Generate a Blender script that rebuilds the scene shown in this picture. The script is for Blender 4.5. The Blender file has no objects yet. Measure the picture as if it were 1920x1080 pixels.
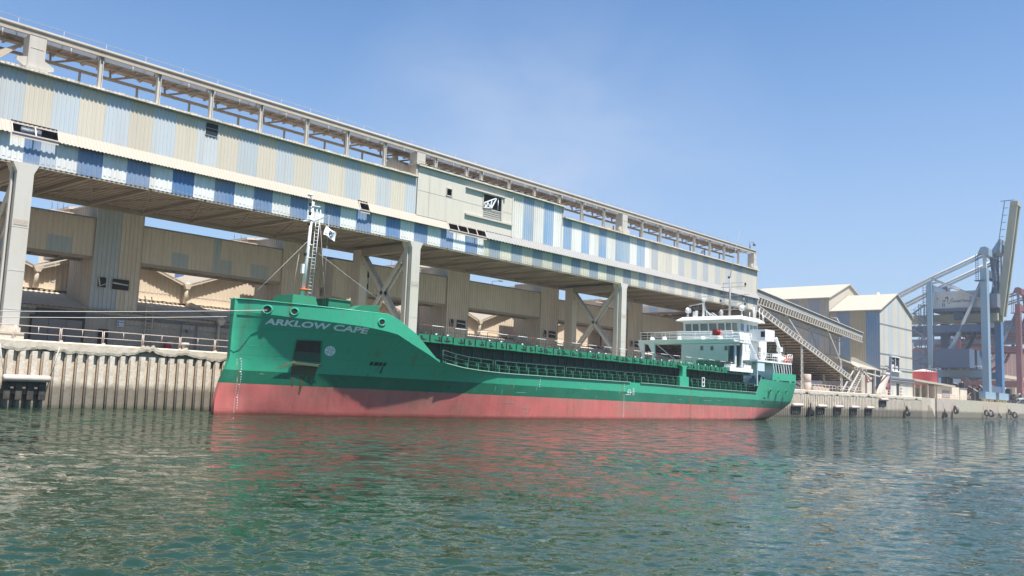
import bpy, bmesh, math, random
from mathutils import Vector, Matrix, noise as mnoise
R=math.radians
random.seed(7)
scene=bpy.context.scene
COL=scene.collection

# ---------------------------------------------------------------- camera
WATER_EYE=2.45
F_PX=1690.0
cam_d=bpy.data.cameras.new('camera'); cam=bpy.data.objects.new('camera',cam_d); COL.objects.link(cam)
cam_d.sensor_width=36.0; cam_d.lens=36.0*F_PX/1920.0; cam_d.clip_start=0.1; cam_d.clip_end=12000
def cam_axes(yaw,pitch,roll):
    f=Vector((math.sin(yaw)*math.cos(pitch),math.cos(yaw)*math.cos(pitch),math.sin(pitch)))
    r=Vector((math.cos(yaw),-math.sin(yaw),0)); u=r.cross(f)
    c,s=math.cos(roll),math.sin(roll)
    return c*r+s*u,-s*r+c*u,f
cr,cu,cf=cam_axes(R(48.4),R(6.607),R(2.143))
cam.matrix_world=Matrix(((cr.x,cu.x,-cf.x,0),(cr.y,cu.y,-cf.y,0),(cr.z,cu.z,-cf.z,WATER_EYE),(0,0,0,1)))
scene.camera=cam

# ---------------------------------------------------------------- light
SUN_EL,SUN_AZ=64.0,182.0
SKY_TINT=(.74,1.10,1.36,1); SKY_BAND=(4.2,5.0,6.5,1)
w=bpy.data.worlds.new('World'); scene.world=w; w.use_nodes=True
nt=w.node_tree; nt.nodes.clear()
out=nt.nodes.new('ShaderNodeOutputWorld'); bg=nt.nodes.new('ShaderNodeBackground')
sky=nt.nodes.new('ShaderNodeTexSky'); sky.sky_type='NISHITA'; sky.sun_disc=False
sky.sun_elevation=R(SUN_EL); sky.sun_rotation=R(SUN_AZ); sky.air_density=1.0; sky.dust_density=0.6; sky.ozone_density=2.2
bg.inputs['Strength'].default_value=0.075
tc=nt.nodes.new('ShaderNodeTexCoord')
mp=nt.nodes.new('ShaderNodeMapping'); mp.inputs['Scale'].default_value=(1,1,1.3)
cn=nt.nodes.new('ShaderNodeTexNoise'); cn.inputs['Scale'].default_value=3.2; cn.inputs['Detail'].default_value=5; cn.inputs['Roughness'].default_value=.55; cn.inputs['Distortion'].default_value=.5
rmp=nt.nodes.new('ShaderNodeValToRGB'); rmp.color_ramp.elements[0].position=.30; rmp.color_ramp.elements[1].position=.75
# thin smoke drifts low over the quay: a soft patch of sky around one direction
vd=nt.nodes.new('ShaderNodeVectorMath'); vd.operation='DISTANCE'; vd.inputs[1].default_value=(.745,.61,.215)
mr=nt.nodes.new('ShaderNodeMapRange'); mr.inputs[1].default_value=.27; mr.inputs[2].default_value=.03; mr.inputs[3].default_value=0; mr.inputs[4].default_value=1
mu=nt.nodes.new('ShaderNodeMath'); mu.operation='MULTIPLY'
mu2=nt.nodes.new('ShaderNodeMath'); mu2.operation='MULTIPLY'; mu2.inputs[1].default_value=.75
mx=nt.nodes.new('ShaderNodeMixRGB'); mx.inputs[2].default_value=(5.6,6.2,7.2,1)
L=nt.links.new
L(tc.outputs['Generated'],mp.inputs[0]); L(mp.outputs[0],cn.inputs['Vector']); L(cn.outputs[0],rmp.inputs[0])
L(tc.outputs['Generated'],vd.inputs[0]); L(vd.outputs['Value'],mr.inputs[0]); L(rmp.outputs[0],mu.inputs[0]); L(mr.outputs[0],mu.inputs[1])
sx_=nt.nodes.new('ShaderNodeSeparateXYZ'); L(tc.outputs['Generated'],sx_.inputs[0])
band=nt.nodes.new('ShaderNodeMapRange'); band.interpolation_type='SMOOTHSTEP'; band.inputs[1].default_value=.50; band.inputs[2].default_value=-.02; band.inputs[3].default_value=0; band.inputs[4].default_value=.68; L(sx_.outputs[2],band.inputs[0])
tint=nt.nodes.new('ShaderNodeMixRGB'); tint.blend_type='MULTIPLY'; tint.inputs[0].default_value=1; tint.inputs[2].default_value=SKY_TINT; L(sky.outputs[0],tint.inputs[1])
hb=nt.nodes.new('ShaderNodeMixRGB'); hb.inputs[2].default_value=SKY_BAND; L(band.outputs[0],hb.inputs[0]); L(tint.outputs[0],hb.inputs[1])
L(mu.outputs[0],mu2.inputs[0]); L(mu2.outputs[0],mx.inputs[0]); L(hb.outputs[0],mx.inputs[1]); L(mx.outputs[0],bg.inputs['Color']); L(bg.outputs[0],out.inputs[0])
sd=bpy.data.lights.new('sun','SUN'); sd.energy=5.0; sd.angle=R(.5); sd.color=(1,.955,.88)
sun=bpy.data.objects.new('sun',sd); COL.objects.link(sun)
sv=Vector((math.sin(R(SUN_AZ))*math.cos(R(SUN_EL)),math.cos(R(SUN_AZ))*math.cos(R(SUN_EL)),math.sin(R(SUN_EL))))
sun.rotation_euler=(-sv).to_track_quat('-Z','Y').to_euler(); sun.location=(0,-50,120)
scene.view_settings.view_transform='Standard'; scene.view_settings.look='None'; scene.view_settings.gamma=1
scene.view_settings.exposure=0.8
scene.cycles.caustics_reflective=False; scene.cycles.caustics_refractive=False; scene.cycles.max_bounces=6; scene.cycles.diffuse_bounces=3; scene.cycles.glossy_bounces=3; scene.cycles.volume_bounces=0

# ---------------------------------------------------------------- helpers
OFF={}
ATTR=set()
class MB:
    def __init__(s): s.v=[]; s.f=[]; s.c=[]; s.sm=[]
    def add(s,vs,fs,col=None,smooth=False):
        n=len(s.v); s.v+= [tuple(p) for p in vs]
        for f in fs: s.f.append(tuple(i+n for i in f)); s.c.append(col); s.sm.append(smooth)
        return s
    def box(s,x0,y0,z0,x1,y1,z1,col=None):
        v=[(x,y,z) for z in (z0,z1) for y in (y0,y1) for x in (x0,x1)]
        return s.add(v,[(0,2,3,1),(4,5,7,6),(0,1,5,4),(2,6,7,3),(0,4,6,2),(1,3,7,5)],col)
    def bar(s,p,q,w,h=None,col=None,up=(0,0,1)):
        h=h or w; p=Vector(p); q=Vector(q); d=(q-p).normalized(); up=Vector(up)
        if abs(d.dot(up))>.98: up=Vector((0,1,0))
        a=d.cross(up).normalized(); b=a.cross(d)
        v=[]
        for c in (p,q):
            for i,j in ((-1,-1),(1,-1),(1,1),(-1,1)): v.append(c+a*(i*w/2)+b*(j*h/2))
        return s.add(v,[(3,2,1,0),(4,5,6,7),(0,1,5,4),(1,2,6,5),(2,3,7,6),(3,0,4,7)],col)
    def tube(s,pts,r,n=6,col=None,cap=True):
        pts=[Vector(p) for p in pts]; v=[]; rr=r if isinstance(r,(list,tuple)) else [r]*len(pts)
        a=None
        for i,p in enumerate(pts):
            d=(pts[min(i+1,len(pts)-1)]-pts[max(i-1,0)]).normalized()
            if a is None:
                u=Vector((0,0,1)) if abs(d.z)<.95 else Vector((0,1,0))
                a=d.cross(u).normalized()
            else: a=(a-d*a.dot(d)).normalized()
            b=d.cross(a)
            for k in range(n):
                t=2*math.pi*k/n; v.append(p+(a*math.cos(t)+b*math.sin(t))*rr[i])
        f=[]
        for i in range(len(pts)-1):
            for k in range(n): f.append((i*n+k,i*n+(k+1)%n,(i+1)*n+(k+1)%n,(i+1)*n+k))
        s.add(v,f,col,True)
        if cap:
            s.f.append(tuple(len(s.v)-len(v)+k for k in range(n))[::-1]); s.c.append(col); s.sm.append(False)
            s.f.append(tuple(len(s.v)-n+k for k in range(n))); s.c.append(col); s.sm.append(False)
        return s
    def quad(s,a,b,c,d,col=None): return s.add([a,b,c,d],[(0,1,2,3)],col)
    def prism(s,poly,y0,y1,col=None,axis='y'):
        n=len(poly)
        def P(a,b,t): return (a,t,b) if axis=='y' else ((t,a,b) if axis=='x' else (a,b,t))
        v=[P(a,b,y0) for a,b in poly]+[P(a,b,y1) for a,b in poly]
        f=[tuple(range(n)),tuple(range(2*n-1,n-1,-1))]+[(i,i+n,(i+1)%n+n,(i+1)%n) for i in range(n)]
        return s.add(v,f,col)
    def lathe(s,prof,c,axis='z',n=20,col=None):
        v=[]; m=len(prof)
        for k in range(n):
            t=2*math.pi*k/n; cc,ss=math.cos(t),math.sin(t)
            for r,h in prof:
                if axis=='z': v.append((c[0]+r*cc,c[1]+r*ss,c[2]+h))
                elif axis=='y': v.append((c[0]+r*cc,c[1]+h,c[2]+r*ss))
                else: v.append((c[0]+h,c[1]+r*cc,c[2]+r*ss))
        f=[(k*m+i,((k+1)%n)*m+i,((k+1)%n)*m+i+1,k*m+i+1) for k in range(n) for i in range(m-1)]
        return s.add(v,f,col,True)
    def islands(s):
        p=list(range(len(s.v)))
        def fd(i):
            while p[i]!=i: p[i]=p[p[i]]; i=p[i]
            return i
        for f in s.f:
            for j in f[1:]: p[fd(j)]=fd(f[0])
        gr={}
        for k_,f in enumerate(s.f): gr.setdefault(fd(f[0]),[]).append(k_)
        out_=[]
        for ks in gr.values():
            m=MB(); mp_={}
            for k_ in ks:
                ff=[]
                for j in s.f[k_]:
                    if j not in mp_: mp_[j]=len(m.v); m.v.append(s.v[j])
                    ff.append(mp_[j])
                m.f.append(tuple(ff)); m.c.append(s.c[k_]); m.sm.append(s.sm[k_])
            out_.append(m)
        return out_
    def build_each(s,*a,**k): return [m.build(*a,**k) for m in s.islands()]
    def build(s,name,mat,parent=None,xf=None,solid=None,bevel=None):
        o=Vector((0,0,0))
        p=parent
        while p is not None:
            if p.name in OFF: o=OFF[p.name]; break
            p=p.parent
        vs=[xf(*v) for v in s.v] if xf else [(v[0]-o.x,v[1]-o.y,v[2]-o.z) for v in s.v]
        me=bpy.data.meshes.new(name); me.from_pydata(vs,[],s.f); me.update()
        if any(c is not None for c in s.c) or mat.name in ATTR:
            at=me.color_attributes.new('Col','FLOAT_COLOR','CORNER'); k=0; dat=[]
            for f,c in zip(s.f,s.c):
                c=c or (.54,.46,.36); dat+= [c[0],c[1],c[2],1.0]*len(f)
            at.data.foreach_set('color',dat)
        me.polygons.foreach_set('use_smooth',s.sm)
        me.materials.append(mat)
        ob=bpy.data.objects.new(name,me); COL.objects.link(ob)
        if parent: ob.parent=parent
        if solid:
            m=ob.modifiers.new('thick','SOLIDIFY'); m.thickness=solid; m.offset=-1
        if bevel:
            m=ob.modifiers.new('bevel','BEVEL'); m.width=bevel; m.segments=2; m.limit_method='ANGLE'
        return ob
def tag(o,label=None,cat=None,group=None,kind=None):
    if label: o['label']=label
    if cat: o['category']=cat
    if group: o['group']=group
    if kind: o['kind']=kind
    return o
def thing(name,label,cat,loc,group=None,kind=None):
    o=bpy.data.objects.new(name,None); COL.objects.link(o); o.location=loc; o.empty_display_size=.5
    OFF[o.name]=Vector(loc); return tag(o,label,cat,group,kind)
def lerp(Ls,x):
    if x<=Ls[0][0]: return Ls[0][1]
    for (a,b),(c,d) in zip(Ls,Ls[1:]):
        if x<=c: return b+(d-b)*(x-a)/(c-a)
    return Ls[-1][1]
def S(r,g,b):   # sRGB 0..255 -> linear
    return tuple(((c/255)/12.92 if c/255<=.04045 else ((c/255+.055)/1.055)**2.4) for c in (r,g,b))
def text_geo(body,size,bold=.0):
    cu_=bpy.data.curves.new('t','FONT'); cu_.body=body; cu_.size=size; cu_.offset=bold; cu_.resolution_u=3
    ob=bpy.data.objects.new('t',cu_); COL.objects.link(ob)
    dg=bpy.context.evaluated_depsgraph_get(); me=bpy.data.meshes.new_from_object(ob.evaluated_get(dg))
    v=[tuple(p.co) for p in me.vertices]; f=[tuple(p.vertices) for p in me.polygons]
    bpy.data.objects.remove(ob); bpy.data.curves.remove(cu_); bpy.data.meshes.remove(me)
    return v,f

# ---------------------------------------------------------------- materials
def nodes(name):
    m=bpy.data.materials.new(name); m.use_nodes=True; t=m.node_tree
    return m,t,t.nodes['Principled BSDF'],t.links.new
def mixn(t,fac,a,b):
    n=t.nodes.new('ShaderNodeMixRGB')
    for i,x in ((0,fac),(1,a),(2,b)):
        if hasattr(x,'links'): t.links.new(x,n.inputs[i])
        else: n.inputs[i].default_value=x if i==0 else (*x,1)
    return n.outputs[0]
def noisef(t,vec,scale,lo,hi,detail=6,mapscale=None,rough=.6):
    if mapscale:
        m=t.nodes.new('ShaderNodeMapping'); m.inputs['Scale'].default_value=mapscale; t.links.new(vec,m.inputs[0]); vec=m.outputs[0]
    n=t.nodes.new('ShaderNodeTexNoise'); n.inputs['Scale'].default_value=scale; n.inputs['Detail'].default_value=detail; n.inputs['Roughness'].default_value=rough
    t.links.new(vec,n.inputs['Vector'])
    r=t.nodes.new('ShaderNodeMapRange'); r.inputs[1].default_value=lo; r.inputs[2].default_value=hi; t.links.new(n.outputs[0],r.inputs[0])
    return r.outputs[0],n.outputs[0]
def mulf(t,a,k):
    n=t.nodes.new('ShaderNodeMath'); n.operation='MULTIPLY'; t.links.new(a,n.inputs[0])
    if hasattr(k,'links'): t.links.new(k,n.inputs[1])
    else: n.inputs[1].default_value=k
    return n.outputs[0]
def mat(name,base=None,rough=.7,dirt=.35,dcol=None,dscale=.25,streak=.25,scol=None,spec=.3,bump=0,bscale=3,metal=0,fine=0):
    m,t,b,L=nodes(name); vec=t.nodes.new('ShaderNodeTexCoord').outputs['Object']
    if base is None:
        ATTR.add(m.name); a=t.nodes.new('ShaderNodeAttribute'); a.attribute_name='Col'; c=a.outputs['Color']
    else:
        r=t.nodes.new('ShaderNodeRGB'); r.outputs[0].default_value=(*base,1); c=r.outputs[0]
    dcol=dcol or (.36,.30,.23); scol=scol or (.22,.18,.13)
    if dirt: c=mixn(t,mulf(t,noisef(t,vec,dscale,.38,.72)[0],dirt),c,dcol)
    if streak: c=mixn(t,mulf(t,noisef(t,vec,1.6,.5,.8,5,(1,1,.07))[0],streak),c,scol)
    if fine: c=mixn(t,mulf(t,noisef(t,vec,7,.45,.8,8)[0],fine),c,scol)
    L(c,b.inputs['Base Color']); b.inputs['Roughness'].default_value=rough; b.inputs['Specular IOR Level'].default_value=spec; b.inputs['Metallic'].default_value=metal
    if bump:
        bn=t.nodes.new('ShaderNodeBump'); bn.inputs['Strength'].default_value=.6; bn.inputs['Distance'].default_value=bump
        L(noisef(t,vec,bscale,0,1,8)[1],bn.inputs['Height']); L(bn.outputs[0],b.inputs['Normal'])
    return m
M={}
M['clad']=mat('cladding_paint',None,.65,.45,(.53,.475,.385),.16,.36,(.36,.30,.22))
M['clad_far']=mat('far_cladding_paint',None,.7,.35,(.46,.40,.31),.12,.2,(.3,.26,.2))
M['cream']=mat('cream_sheet',(.45,.38,.315),.75,.3,(.45,.38,.31),.4,.15)
M['ribs']=mat('dusty_rib_sheet',(.33,.32,.312),.65,.4,(.38,.34,.29),.5,.2)
M['concrete_paint']=mat('grey_painted_steel',(.53,.495,.44),.7,.4,(.46,.39,.30),.3,.3,(.3,.24,.17))
M['steel']=mat('dusty_steel',(.46,.40,.33),.7,.5,(.42,.34,.26),.4,.3,(.2,.13,.08))
M['bluesteel']=mat('blue_grey_steel',(.16,.19,.25),.6,.4,(.32,.27,.22),.5,.2)
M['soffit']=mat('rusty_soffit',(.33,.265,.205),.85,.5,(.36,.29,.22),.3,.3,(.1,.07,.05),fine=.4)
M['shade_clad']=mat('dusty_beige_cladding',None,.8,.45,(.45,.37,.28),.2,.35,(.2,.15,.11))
M['roofcream']=mat('cream_roof_sheet',(.44,.395,.325),.8,.3,(.45,.38,.3),.15,.15)
M['dust']=mat('cement_dust',(.66,.58,.48),.95,.3,(.5,.42,.33),1.2,0,bump=.25,bscale=2.0)
M['lit_wall']=mat('dusty_gable_cladding',(.60,.50,.385),.85,.4,(.48,.39,.29),.3,.2,(.4,.31,.22))
M['ground']=mat('quay_ground',(.56,.49,.40),.95,.5,(.62,.55,.45),.12,0,fine=.3,bump=.02)
M['coping']=mat('coping_concrete',(.60,.53,.43),.95,.5,(.46,.38,.29),.7,.2,(.3,.24,.17),bump=.08,bscale=2.5,fine=.35)
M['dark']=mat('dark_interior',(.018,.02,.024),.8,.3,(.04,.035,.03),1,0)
M['shadow_dark']=mat('fender_shadow',(.028,.027,.026),.85,.6,(.16,.13,.10),1.5,0,bump=.02,bscale=6)
M['fender']=mat('pale_fender',(.60,.50,.44),.8,.5,(.4,.32,.26),1.0,.2)
M['pale_rail']=mat('pale_railing_paint',(.62,.52,.45),.7,.4,(.35,.22,.15),1.4,0)
M['white']=mat('white_ship_paint',(.80,.81,.80),.4,.12,(.6,.55,.47),.5,.12,(.45,.36,.27),spec=.5)
M['glass']=mat('window_glass',(.13,.18,.175),.08,.0,streak=0,spec=.9)
M['green']=mat('green_deck_paint',(.02,.20,.105),.5,.25,(.03,.10,.06),.8,.15,(.12,.07,.03),spec=.4)
M['darkgreen']=mat('dark_green_paint',(.018,.056,.052),.6,.3,(.02,.03,.03),.6,.2,(.03,.03,.03))
M['red']=mat('red_paint',(.48,.035,.035),.5,.25,(.3,.07,.05),1,.1)
M['orange']=mat('orange_paint',(.75,.16,.04),.5,.1)
M['letters']=mat('white_lettering',(.80,.83,.83),.5,.2,(.35,.55,.48),2.0,.1,(.4,.5,.45))
M['wire']=mat('wire',(.45,.43,.40),.6,0,streak=0)
M['rope']=mat('white_rope',(.50,.48,.44),.9,.4,(.5,.46,.4),2,0)
M['craneblue']=mat('crane_blue_paint',(.23,.34,.43),.5,.35,(.33,.36,.38),.2,.2,(.25,.2,.16))
M['cranedark']=mat('crane_dark_blue_paint',(.085,.13,.20),.6,.3,(.16,.15,.14),.2,.2)
M['cranegrey']=mat('crane_grey_paint',(.50,.51,.50),.6,.3,(.4,.36,.3),.2,.2)
M['cranered']=mat('crane_red_paint',(.20,.07,.075),.6,.35,(.3,.16,.12),.2,.2)
M['boom']=mat('boom_olive_paint',(.40,.38,.28),.6,.3,(.3,.26,.18),.2,.3)
M['hopper']=mat('brown_hopper_steel',(.17,.10,.09),.8,.4,(.2,.13,.1),.2,.3)
M['tank']=mat('red_tank_paint',(.66,.08,.085),.5,.2,(.6,.25,.2),.3,.25,(.5,.2,.15))
M['blacksteel']=mat('black_steel',(.03,.03,.034),.6,.4,(.1,.08,.06),1,0)
M['yellow']=mat('yellow_machinery_paint',(.50,.46,.26),.6,.4,(.2,.16,.1),1,0)
def sepz(t,vec):
    n=t.nodes.new('ShaderNodeSeparateXYZ'); t.links.new(vec,n.inputs[0]); return n.outputs
def mrange(t,val,a,b):
    r=t.nodes.new('ShaderNodeMapRange'); r.inputs[1].default_value=a; r.inputs[2].default_value=b; t.links.new(val,r.inputs[0]); return r.outputs[0]
def addf(t,a,b,op='ADD'):
    n=t.nodes.new('ShaderNodeMath'); n.operation=op
    for i,x in ((0,a),(1,b)):
        if hasattr(x,'links'): t.links.new(x,n.inputs[i])
        else: n.inputs[i].default_value=x
    return n.outputs[0]
# hull paint: three paint zones by height on the ship, scratches, rust, wet band at the water
m,t,b,L=nodes('hull_paint'); M['hull']=m
vec=t.nodes.new('ShaderNodeTexCoord').outputs['Object']; z=sepz(t,vec)[2]
pos=t.nodes.new('ShaderNodeNewGeometry').outputs['Position']; wz=sepz(t,pos)[2]
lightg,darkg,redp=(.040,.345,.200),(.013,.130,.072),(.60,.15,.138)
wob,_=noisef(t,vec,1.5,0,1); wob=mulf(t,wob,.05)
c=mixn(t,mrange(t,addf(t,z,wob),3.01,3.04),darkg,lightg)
red=mixn(t,noisef(t,vec,.35,.35,.75,7)[0],redp,(.42,.14,.115))
red=mixn(t,mulf(t,noisef(t,vec,1.1,.45,.85,7,(1,1,.12))[0],.55),red,(.30,.075,.06))
c=mixn(t,mrange(t,addf(t,z,mulf(t,wob,.6)),1.98,2.0),red,c)
c=mixn(t,mulf(t,noisef(t,vec,.5,.45,.8,6)[0],.18),c,(.10,.30,.20))
# horizontal scuffs on the green band
sc=mulf(t,noisef(t,vec,1.4,.66,.74,9,(.35,1,5))[0],mulf(t,mrange(t,z,1.9,2.2),mrange(t,z,3.9,3.0)))
c=mixn(t,mulf(t,sc,.55),c,(.42,.46,.36))
# rust runs
c=mixn(t,mulf(t,noisef(t,vec,1.0,.57,.78,5,(1.3,1,.05))[0],.6),c,(.17,.09,.04))
c=mixn(t,mulf(t,noisef(t,vec,.16,.5,.75,4,(1,1,2.5))[0],.22),c,(.07,.24,.16))
# wet growth just over the water
g=addf(t,mrange(t,addf(t,wz,mulf(t,noisef(t,vec,2.2,0,1)[0],.3)),.50,.18),.85,'MULTIPLY')
c=mixn(t,g,c,(.13,.035,.025))
mpb=t.nodes.new('ShaderNodeMapping'); mpb.inputs['Rotation'].default_value=(R(90),0,0); L(vec,mpb.inputs[0])
br_=t.nodes.new('ShaderNodeTexBrick'); br_.inputs['Scale'].default_value=1; br_.inputs['Mortar Size'].default_value=.018; br_.inputs['Mortar Smooth'].default_value=.6; br_.inputs['Brick Width'].default_value=7.5; br_.inputs['Row Height'].default_value=2.1; L(mpb.outputs[0],br_.inputs['Vector'])
c=mixn(t,mulf(t,br_.outputs['Fac'],.38),c,(.03,.05,.04))
L(c,b.inputs['Base Color']); b.inputs['Specular IOR Level'].default_value=.32
rn=noisef(t,vec,.9,.3,.8)[0]; L(addf(t,mulf(t,rn,.25),.24),b.inputs['Roughness'])
bn=t.nodes.new('ShaderNodeBump'); bn.inputs['Strength'].default_value=.5; bn.inputs['Distance'].default_value=.06
L(noisef(t,vec,.8,0,1,2,(1,1,.8))[1],bn.inputs['Height']); L(bn.outputs[0],b.inputs['Normal'])

# sheet piling: face colour, wet below the tide line
m,t,b,L=nodes('sheet_pile_steel'); M['piles']=m
vec=t.nodes.new('ShaderNodeTexCoord').outputs['Object']
wz=sepz(t,t.nodes.new('ShaderNodeNewGeometry').outputs['Position'])[2]
a=t.nodes.new('ShaderNodeAttribute'); a.attribute_name='Col'
c=mixn(t,mulf(t,noisef(t,vec,1.3,.4,.75,8)[0],.5),a.outputs['Color'],(.32,.24,.16))
c=mixn(t,mulf(t,noisef(t,vec,5,.45,.75,8)[0],.35),c,(.20,.15,.10))
tide=addf(t,mrange(t,addf(t,wz,mulf(t,noisef(t,vec,1.2,0,1,6)[0],.9)),2.5,1.95),.82,'MULTIPLY')
c=mixn(t,tide,c,(.13,.108,.078))
low=addf(t,mrange(t,addf(t,wz,mulf(t,noisef(t,vec,3,0,1,6)[0],.3)),.55,.1),.8,'MULTIPLY')
c=mixn(t,low,c,(.045,.048,.03))
L(c,b.inputs['Base Color']); b.inputs['Roughness'].default_value=.85
bn=t.nodes.new('ShaderNodeBump'); bn.inputs['Strength'].default_value=.7; bn.inputs['Distance'].default_value=.05
L(noisef(t,vec,3.5,0,1,8)[1],bn.inputs['Height']); L(bn.outputs[0],b.inputs['Normal'])
M['quayface']=m

# water
m,t,b,L=nodes('harbour_water'); M['water']=m
vec=t.nodes.new('ShaderNodeTexCoord').outputs['Object']
mpw=t.nodes.new('ShaderNodeMapping'); mpw.inputs['Rotation'].default_value=(0,0,R(-41)); L(vec,mpw.inputs[0]); vec=mpw.outputs[0]
patch=noisef(t,vec,.05,.38,.62,3,(1.2,.6,1))[0]
c=mixn(t,noisef(t,vec,.03,.3,.7,3)[0],(.013,.037,.019),(.022,.045,.021))
L(c,b.inputs['Base Color']); b.inputs['Roughness'].default_value=.03; b.inputs['IOR'].default_value=1.33; b.inputs['Specular IOR Level'].default_value=.5
geo=t.nodes.new('ShaderNodeNewGeometry')
dist=t.nodes.new('ShaderNodeVectorMath'); dist.operation='LENGTH'; L(geo.outputs['Position'],dist.inputs[0])
far_=t.nodes.new('ShaderNodeMapRange'); far_.inputs[1].default_value=14; far_.inputs[2].default_value=58; L(dist.outputs['Value'],far_.inputs[0])
def vm(op,p,q):
    n=t.nodes.new('ShaderNodeVectorMath'); n.operation=op
    for i,x in ((0,p),(1,q)):
        if hasattr(x,'links'): L(x,n.inputs[i])
        else: n.inputs[i].default_value=x
    return n.outputs[0]
def ripple(scale,slope,ms,gain=None):
    mpn=t.nodes.new('ShaderNodeMapping'); mpn.inputs['Scale'].default_value=ms; L(vec,mpn.inputs[0])
    n=t.nodes.new('ShaderNodeTexNoise'); n.inputs['Scale'].default_value=scale; n.inputs['Detail'].default_value=2; L(mpn.outputs[0],n.inputs['Vector'])
    d=vm('SUBTRACT',n.outputs['Color'],(.5,.5,.5)); d=vm('MULTIPLY',d,(slope,slope,0))
    if gain:
        sc_=t.nodes.new('ShaderNodeVectorMath'); sc_.operation='SCALE'; L(d,sc_.inputs[0]); L(gain,sc_.inputs['Scale']); d=sc_.outputs[0]
    return d
calm=addf(t,mulf(t,patch,.85),.30)
tot=vm('ADD',ripple(1.3,2.5,(1.5,.6,1),far_.outputs[0]),vm('ADD',ripple(4.2,.58,(1.5,.62,1),calm),ripple(13,.46,(1.5,.65,1),calm)))
nrm=vm('NORMALIZE',vm('ADD',geo.outputs['Normal'],tot),(0,0,0))
L(nrm,b.inputs['Normal'])

# ---------------------------------------------------------------- setting: water, ground
QY,QZ=71.0,5.0
import numpy as np
rng=np.random.default_rng(4)
NRr,NA=620,820
rad=3.0*np.power(260.0/3.0,np.linspace(0,1,NRr)); ang=np.linspace(R(-28),R(128),NA)   # bearing from +y towards +x
RR,AA=np.meshgrid(rad,ang,indexing='ij'); WX=RR*np.sin(AA); WY=RR*np.cos(AA); WZ=np.zeros_like(WX)
low=np.zeros_like(WX)
for i in range(7):
    th=rng.uniform(0,6.28); lam=rng.uniform(9,30); low+=np.sin((WX*math.cos(th)+WY*math.sin(th))*6.283/lam+rng.uniform(0,6.28))
amp=np.clip(.85+.22*low,.30,1.5)
cell=RR*max(math.log(260/3.0)/NRr,R(156)/NA)
for i in range(130):
    lam=.17*np.power(.85/.17,rng.uniform(0,1)); th=R(48)+rng.normal(0,.75); k_=6.283/lam
    a_=.0033*lam
    ph=(WX*math.sin(th)+WY*math.cos(th))*k_+rng.uniform(0,6.28)
    fade=np.clip((lam/cell-2.0)/2.5,0,1)
    WZ+=a_*amp*fade*np.sin(ph+.6*np.sin(ph*.37+low))
wv=np.stack([WX,WY,WZ],-1).reshape(-1,3)
idx=np.arange(NRr*NA).reshape(NRr,NA); quads=np.stack([idx[:-1,:-1],idx[1:,:-1],idx[1:,1:],idx[:-1,1:]],-1).reshape(-1,4)
# flat sheet round the wavelet field, same surface
rim=[]
def ringv(r): return [(r*math.sin(t_),r*math.cos(t_),0.0) for t_ in ang]
ext=np.array(ringv(9000.0)); n0=len(wv); wv=np.concatenate([wv,ext]); e_=np.arange(n0,n0+NA); last=idx[-1]
q2=np.stack([last[:-1],e_[:-1],e_[1:],last[1:]],-1)
ba=np.linspace(R(128),R(332),60); n1=len(wv)
inn=[(3*math.sin(t_),3*math.cos(t_),0.0) for t_ in ba]; ou=[(900*math.sin(t_),900*math.cos(t_),0.0) for t_ in ba]; wv=np.concatenate([wv,np.array(inn),np.array(ou),np.array([[0,0,0.0]])])
i_=np.arange(n1,n1+60); o_=i_+60; q3=np.stack([i_[:-1],o_[:-1],o_[1:],i_[1:]],-1)
cen=n1+120; q4=[(cen,int(idx[0,j]),int(idx[0,j+1])) for j in range(NA-1)]+[(cen,int(i_[j]),int(i_[j+1])) for j in range(59)]
fl=np.concatenate([quads,q2,q3]); me=bpy.data.meshes.new('water')
nq,ntq=len(fl),len(q4); me.vertices.add(len(wv)); me.vertices.foreach_set('co',wv.astype(np.float32).ravel())
me.loops.add(nq*4+ntq*3); me.loops.foreach_set('vertex_index',np.concatenate([fl[:,::-1].ravel(),np.array(q4).ravel()]).astype(np.int32))
me.polygons.add(nq+ntq); me.polygons.foreach_set('loop_start',np.concatenate([np.arange(nq)*4,nq*4+np.arange(ntq)*3]).astype(np.int32)); me.polygons.foreach_set('use_smooth',np.ones(nq+ntq,dtype=bool))
me.update(calc_edges=True); me.validate(); me.materials.append(M['water'])
wo=bpy.data.objects.new('water',me); COL.objects.link(wo); tag(wo,kind='structure')
gm=MB(); gm.box(-200,QY+.45,-2,3000,1500,QZ-.06)
tag(gm.build('ground',M['ground']),kind='structure')

# quay wall: coping beam with broken underside, sheet piling, plain concrete face further on
quay=thing('quay_wall','long dusty concrete quay wall with sheet piling below its broken coping','quay wall',(80,QY,0),kind='thing')
PILE_END=231.0
def coping_part(x0,x1,step,rag):
    mb=MB(); xs=[]; x=x0
    while x<x1: xs.append(x); x+=step
    xs.append(x1); rows=[]
    for x in xs:
        n1=mnoise.noise((x*.35,3.1,0)); n2=mnoise.noise((x*2.1,9.2,0)); n3=mnoise.noise((x*.12,1.2,4))
        zb=4.16+rag*(.42*max(0,n1*1.8)+.18*n2+.30*max(0,n3)+.09*mnoise.noise((x*4.1,2,5)))
        yf=QY-.12+rag*.05*n2; j=rag*.035*mnoise.noise((x*2.3,0,7))
        rows.append([(x,QY+.5,zb+.02),(x,yf+.04,zb),(x,yf+j,zb+.2+j),(x,yf+j*.5,zb+.45),(x,yf,QZ-.10+j),(x,yf+.10,QZ+j*.6),(x,QY+1.0,QZ+j*.4),(x,QY+1.0,QZ-.3)])
    v=[p for r in rows for p in r]; k=len(rows[0])
    f=[(i*k+q,i*k+q+1,(i+1)*k+q+1,(i+1)*k+q) for i in range(len(rows)-1) for q in range(k-1)]
    mb.add(v,f); return mb
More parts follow.
